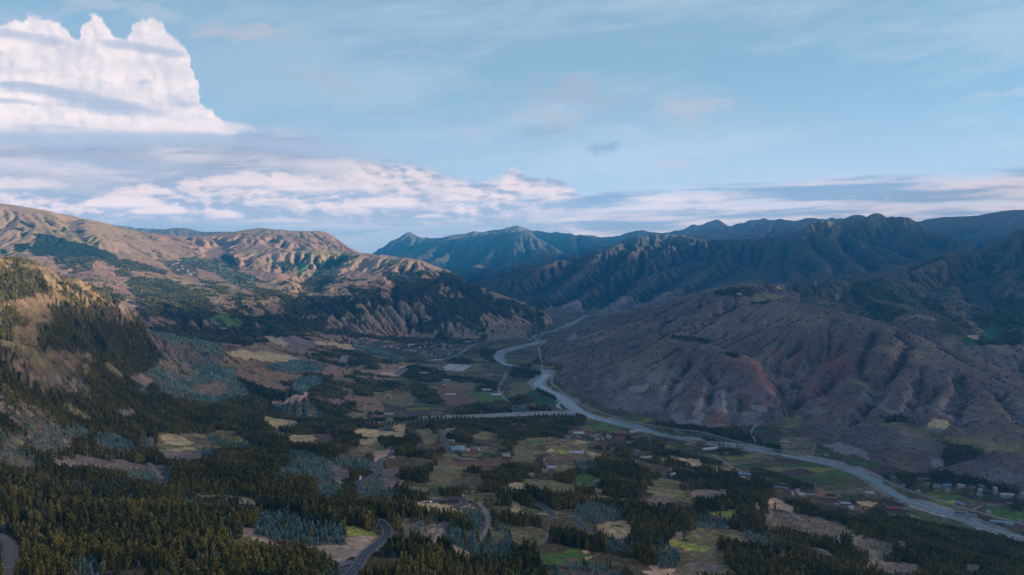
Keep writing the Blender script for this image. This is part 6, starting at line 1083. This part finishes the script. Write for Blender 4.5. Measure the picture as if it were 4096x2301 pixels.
def trunk_mesh(name, h, r, rng, sides=5, limbs=5):
    V, F = [], []
    def tube(P, R):
        b0 = len(V)
        for (p, rr) in zip(P, R):
            for k in range(sides): a = 6.283*k/sides; V.append((p[0]+rr*math.cos(a), p[1]+rr*math.sin(a), p[2]))
        for i in range(len(P)-1):
            for k in range(sides): a = b0+i*sides+k; c = b0+i*sides+(k+1) % sides; F.append((a, c, c+sides, a+sides))
    lean = rng.normal(size=2)*.02*h; P = [(lean[0]*t*t, lean[1]*t*t, h*t-1.2*(t == 0)) for t in (0, .3, .6, .95)]; tube(P, [r, r*.75, r*.5, r*.12])
    for i in range(limbs):
        t = .35+.5*rng.random(); a = rng.random()*6.283; L = h*.13*(1.2-t); z = h*t; p = (lean[0]*t*t, lean[1]*t*t)
        tube([(p[0], p[1], z), (p[0]+L*.5*math.cos(a), p[1]+L*.5*math.sin(a), z+L*.6), (p[0]+L*math.cos(a), p[1]+L*math.sin(a), z+L*1.4)], [r*.3, r*.2, r*.06])
    me = bpy.data.meshes.new(name); me.from_pydata(V, [], F); me.update(); me.materials.append(M_BARK); return me
PROTO = {}
def protos(key, n, m, h, base, wid, nleaf, leaf, kind, trunk=True, limbs=5):
    L = []
    for i in range(n):
        hh = h*(.85+.3*rngt.random()); L.append((crown_mesh(key+'_crown', m, hh, base*hh, wid*(.85+.3*rngt.random()), nleaf, leaf, rngt, kind), trunk_mesh(key+'_trunk', hh*.95, .018*hh, rngt, 5, limbs) if trunk else None))
    PROTO[key] = L
protos('euc_near', 7, M_EU, 13.8, .24, 2.05, 640, .52, 'tall')
protos('euc_mid', 6, M_EU, 12.6, .20, 2.15, 150, 1.0, 'tall', True, 2)
protos('euc_far', 5, M_EU, 10.8, .05, 3.0, 48, 2.1, 'tall', False)
protos('gum_near', 5, M_BG, 7.6, .06, 1.9, 330, .50, 'young', True, 2)
protos('gum_mid', 4, M_BG, 6.8, .04, 1.9, 80, .95, 'young', False)
protos('gum_far', 3, M_BG, 7, .0, 3.0, 26, 2.1, 'young', False)
protos('bush', 3, M_SH, 3.6, .0, 2.6, 160, .6, 'round', False)
protos('bush_far', 3, M_SCRUB, 4.2, .0, 3.4, 30, 2.0, 'round', False)
def joined(key):                               # crown and trunk as one mesh, for the uncountable woods
    out = []
    for i, (c, t) in enumerate(PROTO[key]):
        if t is None: me = c
        else:
            nc = len(c.vertices); V = [tuple(v.co) for v in c.vertices]+[tuple(v.co) for v in t.vertices]; F = [tuple(p.vertices) for p in c.polygons]+[tuple(k+nc for k in p.vertices) for p in t.polygons]
            me = bpy.data.meshes.new(key); me.from_pydata(V, [], F); a = me.attributes.new('tint', 'FLOAT', 'POINT'); tv = np.ones(len(V), np.float32); t0 = np.empty(nc, np.float32); c.attributes['tint'].data.foreach_get('value', t0); tv[:nc] = t0; a.data.foreach_set('value', tv)
            me.materials.append(c.materials[0]); me.materials.append(M_BARK); me.update(); mi = np.zeros(len(F), np.int32); mi[len(c.polygons):] = 1; me.polygons.foreach_set('material_index', mi)
        out.append(me)
    return out
def forest(name, key, P, label, cat):          # P: x, y, z, turn, size
    col = bpy.data.collections.new(key+'_kinds')
    for i, me in enumerate(joined(key)): col.objects.link(bpy.data.objects.new('%s_kind' % key, me))
    me = bpy.data.meshes.new(name); me.vertices.add(len(P)); me.vertices.foreach_set('co', np.ascontiguousarray(P[:, :3], np.float32).ravel())
    a = me.attributes.new('turn', 'FLOAT', 'POINT'); a.data.foreach_set('value', P[:, 3].astype(np.float32)); a = me.attributes.new('size', 'FLOAT_VECTOR', 'POINT'); a.data.foreach_set('vector', np.ascontiguousarray(P[:, [5, 5, 4]], np.float32).ravel())
    o = bpy.data.objects.new(name, me); scene.collection.objects.link(o)
    ng = bpy.data.node_groups.new(name, 'GeometryNodeTree'); ng.interface.new_socket('Geometry', in_out='INPUT', socket_type='NodeSocketGeometry'); ng.interface.new_socket('Geometry', in_out='OUTPUT', socket_type='NodeSocketGeometry')
    gi = N(ng, 'NodeGroupInput'); go = N(ng, 'NodeGroupOutput'); ip = N(ng, 'GeometryNodeInstanceOnPoints'); ci = N(ng, 'GeometryNodeCollectionInfo'); ci.inputs['Collection'].default_value = col; ci.inputs['Separate Children'].default_value = True; ci.inputs['Reset Children'].default_value = True
    rv = N(ng, 'FunctionNodeRandomValue'); rv.data_type = 'INT'; rv.inputs[4].default_value = 0; rv.inputs[5].default_value = len(col.objects)-1
    tn = N(ng, 'GeometryNodeInputNamedAttribute'); tn.data_type = 'FLOAT'; tn.inputs[0].default_value = 'turn'; sn = N(ng, 'GeometryNodeInputNamedAttribute'); sn.data_type = 'FLOAT_VECTOR'; sn.inputs[0].default_value = 'size'
    cx = N(ng, 'ShaderNodeCombineXYZ'); ip.inputs['Pick Instance'].default_value = True
    out0 = lambda n: next(s for s in n.outputs if s.enabled)
    ng.links.new(out0(tn), cx.inputs[2]); ng.links.new(cx.outputs[0], ip.inputs['Rotation']); ng.links.new(out0(sn), ip.inputs['Scale']); ng.links.new(out0(rv), ip.inputs['Instance Index'])
    ng.links.new(gi.outputs[0], ip.inputs['Points']); ng.links.new(ci.outputs[0], ip.inputs['Instance']); ng.links.new(ip.outputs[0], go.inputs[0])
    md = o.modifiers.new('plants', 'NODES'); md.node_group = ng
    o['kind'] = 'stuff'; o['label'] = label; o['category'] = cat; return o
# scatter: spacing grows with distance so far woods stay affordable
def scatter():
    out = []; rg = np.random.default_rng(5)
    r_edges = np.exp(np.arange(math.log(230), math.log(6900), .02))
    for r0, r1 in zip(r_edges, r_edges[1:]):
        s = max(3.35, r0*.00185); th0, th1 = -.70, .70; n = int((th1-th0)*(r1*r1-r0*r0)*.5/s**2)
        t = rg.uniform(th0, th1, n); r = np.sqrt(rg.uniform(r0*r0, r1*r1, n)); i = np.clip(np.searchsorted(lf, np.log(r)), 0, len(lf)-1); j = np.clip(np.searchsorted(tf, t), 0, len(tf)-1)
        ok = rg.random(n) < dens[i, j]; ok &= vis2[i, j]
        t, r, i, j = t[ok], r[ok], i[ok], j[ok]; c = cv[i, j]; x = r*np.sin(t); y = r*np.cos(t); out.append(np.stack([x, y, r, c, np.full(len(x), s), rg.random(len(x)), rg.random(len(x))], 1))
    A = np.concatenate(out); z = zat(A[:, 0], A[:, 1]); return np.c_[A, z]
el = (ZF-HC)/RF
dens = np.where((RF > 4800) & (ZF > 560), 0, dens)
vis2 = (el+22/RF) >= np.maximum.accumulate(el, 0)      # keep whatever a 20 m tree could show, and what stands near the lens
A = scatter(); z0 = A[:, 7]
ihs = np.where(np.isin(A[:, 3], [2, 3]), 6., 11.)*(1 if True else 0)
keepm = np.ones(len(A), bool)
for f_ in (1.0, .55):                          # a tree may not hide what the survey shows behind its crown
    tx, ty = project(A[:, 0], A[:, 1], z0+ihs*f_); ix = np.round(tx*SX).astype(int); iy = np.round(ty*SX).astype(int); ok = (ix >= 0) & (ix < 1024*SX) & (iy >= 0) & (iy < 575*SX)
    cc_ = np.where(ok, cmap[np.clip(iy, 0, 575*SX-1), np.clip(ix, 0, 1024*SX-1)], 0); bb_ = ok & block[np.clip(iy, 0, 575*SX-1), np.clip(ix, 0, 1024*SX-1)]
    keepm &= ~bb_
    if f_ == 1.0: keepm &= ~((cc_ >= 6) & (A[:, 2] < 4500)); keepm &= ~((cc_ == 2) & (A[:, 3] == 1) & (A[:, 2] < 3200))
bx, by = project(A[:, 0], A[:, 1], z0+1.5); ix = np.clip(np.round(bx*SX).astype(int), 0, 1024*SX-1); iy = np.clip(np.round(by*SX).astype(int), 0, 575*SX-1); keepm &= ~block[iy, ix]
A = A[keepm]
x, y, r, c, s, q1, q2, z = A.T
patch = vnoise(x/75, y/75, 44); patch2 = vnoise(x/30, y/30, 45)
isg = (c == 2) & (q1 > .04) | (c == 3) | ((c == 4) & (q1 < .45)) | ((c == 1) & (q1 < np.where((r < 1000) & (vnoise(x/45, y/45, 46) > .55), .30, .05))) | ((c == 5) & (q1 < .15))
young = np.clip((patch-.5)*2, 0, 1)
size_e = (.52+.62*q2**1.3)*(.74+.45*patch)*np.where(c == 5, .62, 1); size_g = (.6+.4*q2)*(.8+.35*patch)*np.where(c == 3, .75, 1)
far_e = np.clip(r*.00185/3.35, 1, 3)
size_e0 = None
def pack(m, size): f = far_e[m]**.85 if size is not size_e0 else 1.; return np.stack([x[m], y[m], z[m]-.15, q1[m]*40, size[m], size[m]*f], 1)
px_, py_ = project(x, y, z+9); infr = (px_ > 2) & (px_ < 1022) & (py_ < 586) & (vis[np.clip(np.searchsorted(lf, np.log(r)), 0, len(lf)-1), np.clip(np.searchsorted(tf, np.arctan2(x, y)), 0, len(tf)-1)])
def top300(m, size, n=300):
    k = np.nonzero(m & infr)[0]; k = k[np.argsort(-(size[k]/r[k]))][:n]; return k
ke = top300(~isg, size_e); kg = top300(isg, size_g)
rest = np.ones(len(x), bool); rest[ke] = False; rest[kg] = False
for nm, key, m, sz, lb in [('eucalyptus_forest', 'euc_near', rest & ~isg & (r < 800), size_e, 'tall olive green eucalyptus forest covering the nearest slopes'),
  ('eucalyptus_forest', 'euc_mid', rest & ~isg & (r >= 800) & (r < 2300), size_e, 'dark green eucalyptus forest on the rolling slopes of the middle ground'),
  ('eucalyptus_forest', 'euc_far', rest & ~isg & (r >= 2300), size_e, 'far dark eucalyptus woods on the hills and along the valley floor'),
  ('blue_gum_plantation', 'gum_near', rest & isg & (r < 900), size_g, 'young blue green gum saplings filling clearings on the nearest slopes'),
  ('blue_gum_plantation', 'gum_mid', rest & isg & (r >= 900) & (r < 2200), size_g, 'young blue green plantation patches among the middle ground woods'),
  ('blue_gum_plantation', 'gum_far', rest & isg & (r >= 2200), size_g, 'far blue grey plantation covering the hillside beyond the near ridge')]:
    if m.sum(): forest(nm, key, pack(m, sz), lb, 'forest' if 'forest' in nm else 'plantation')
rs = np.random.default_rng(8); nS = 60000; t_ = rs.uniform(-.66, .66, nS); r_ = np.sqrt(rs.uniform(1500**2, 5200**2, nS)); i_ = np.clip(np.searchsorted(lf, np.log(r_)), 0, len(lf)-1); j_ = np.clip(np.searchsorted(tf, t_), 0, len(tf)-1)
gwv = resample(np.clip((blur(ZE, 3)-ZE)/(Rg*.0010), -1, 1).astype(np.float32))
pS = np.where(DRG[i_, j_], .10+.75*np.clip(gwv[i_, j_]*1.6-.25, 0, 1)*(n3[i_, j_] > .40)+.25*(n3[i_, j_] > .64), np.where(left[i_, j_], .10+.5*np.clip(gwv[i_, j_], 0, 1), 0)); okS = (rs.random(nS) < pS) & vis[i_, j_] & ~NOTREE[i_, j_] & (cv[i_, j_] == 0)
tS, rS = t_[okS], r_[okS]; xS, yS = rS*np.sin(tS), rS*np.cos(tS); szS = rs.uniform(.45, 1.25, len(xS))*np.clip(rS/2800, .8, 1.6)
forest('hillside_scrub', 'bush_far', np.stack([xS, yS, zat(xS, yS)-.3, tS*99, szS, szS*1.1], 1), 'scattered dark scrub bushes along the gullies of the brown hills', 'scrub')
print('TREES', len(x), int((~isg).sum()), int(isg.sum()))
def tree_object(kind, key, idx, P, label, cat, group):
    c_, t_ = PROTO[key][idx % len(PROTO[key])]
    e = bpy.data.objects.new(kind, None); scene.collection.objects.link(e); e.location = P[:3]; e.rotation_euler = (0, 0, P[3]); e.scale = (P[4],)*3
    e['label'] = label; e['category'] = cat; e['group'] = group
    for nm, me in (('crown', c_), ('trunk', t_)):
        if me: o = bpy.data.objects.new(nm, me); scene.collection.objects.link(o); o.parent = e
def zone(i, kind):
    X_, Y_ = px_[i], py_[i]
    if kind == 'e':
        if X_ < 60: return 'tall olive eucalyptus beside the curving gravel road, bottom left'
        if X_ < 170: return 'tall olive eucalyptus in the dense stand along the bottom left edge'
        if X_ < 300: return 'tall brownish eucalyptus with pale trunk left of the tan road cutting'
        if X_ < 430: return 'dark eucalyptus beside the lowest bend of the asphalt road'
        if X_ < 620: return 'dark green eucalyptus in the wood right of the lowest road bend'
        if X_ < 760: return 'dark eucalyptus bordering the yellow meadow crossed by a footpath'
        return 'tall dark eucalyptus in the wood right of the footpath meadow'
    if X_ < 150: return 'young blue green gum tree at the foot of the bottom left stand'
    if X_ < 330: return 'young blue green gum tree on the slope above the tan road cutting'
    if X_ < 430: return 'young blue green gum tree beside the asphalt road, bottom centre left'
    if X_ < 640: return 'young blue green gum tree on the pinkish slope right of the asphalt road'
    return 'young blue green gum tree near the footpath meadow at bottom right'
for kk, kind, key, sz, knd, cat in ((ke, 'eucalyptus_tree', 'euc_near', size_e, 'e', 'eucalyptus tree'), (kg, 'young_gum_tree', 'gum_near', size_g, 'g', 'young gum tree')):
    for n_i, i in enumerate(kk):
        lb = zone(i, knd); tree_object(kind, key, n_i, (x[i], y[i], z[i]-.15, q1[i]*40, sz[i]), lb, cat, lb.replace('eucalyptus', 'eucalypts', 1).replace('gum tree', 'gum trees', 1))
hm = bpy.data.materials.new('haze_air'); hm.use_nodes = True; n_ = hm.node_tree; n_.nodes.clear()
pv = n_.nodes.new('ShaderNodeVolumePrincipled'); pv.inputs['Color'].default_value = (*HAZE_COL, 1); pv.inputs['Density'].default_value = HAZE; pv.inputs['Anisotropy'].default_value = .2
mo_ = n_.nodes.new('ShaderNodeOutputMaterial'); n_.links.new(pv.outputs[0], mo_.inputs['Volume'])
hx, hy0, hy1, hz0, hz1 = 11700., -6000., 17000., -160., 1750.
hv = [(x, y, z) for z in (hz0, hz1) for y in (hy0, hy1) for x in (-hx, hx)]
hme = bpy.data.meshes.new('haze'); hme.from_pydata(hv, [], [(0,2,3,1),(4,5,7,6),(0,1,5,4),(2,6,7,3),(0,4,6,2),(1,3,7,5)]); hme.update(); hme.materials.append(hm)
ho = bpy.data.objects.new('haze', hme); scene.collection.objects.link(ho); ho['kind'] = 'stuff'; ho['label'] = 'thin blue haze filling the valley air and paling the far mountains'; ho['category'] = 'haze'
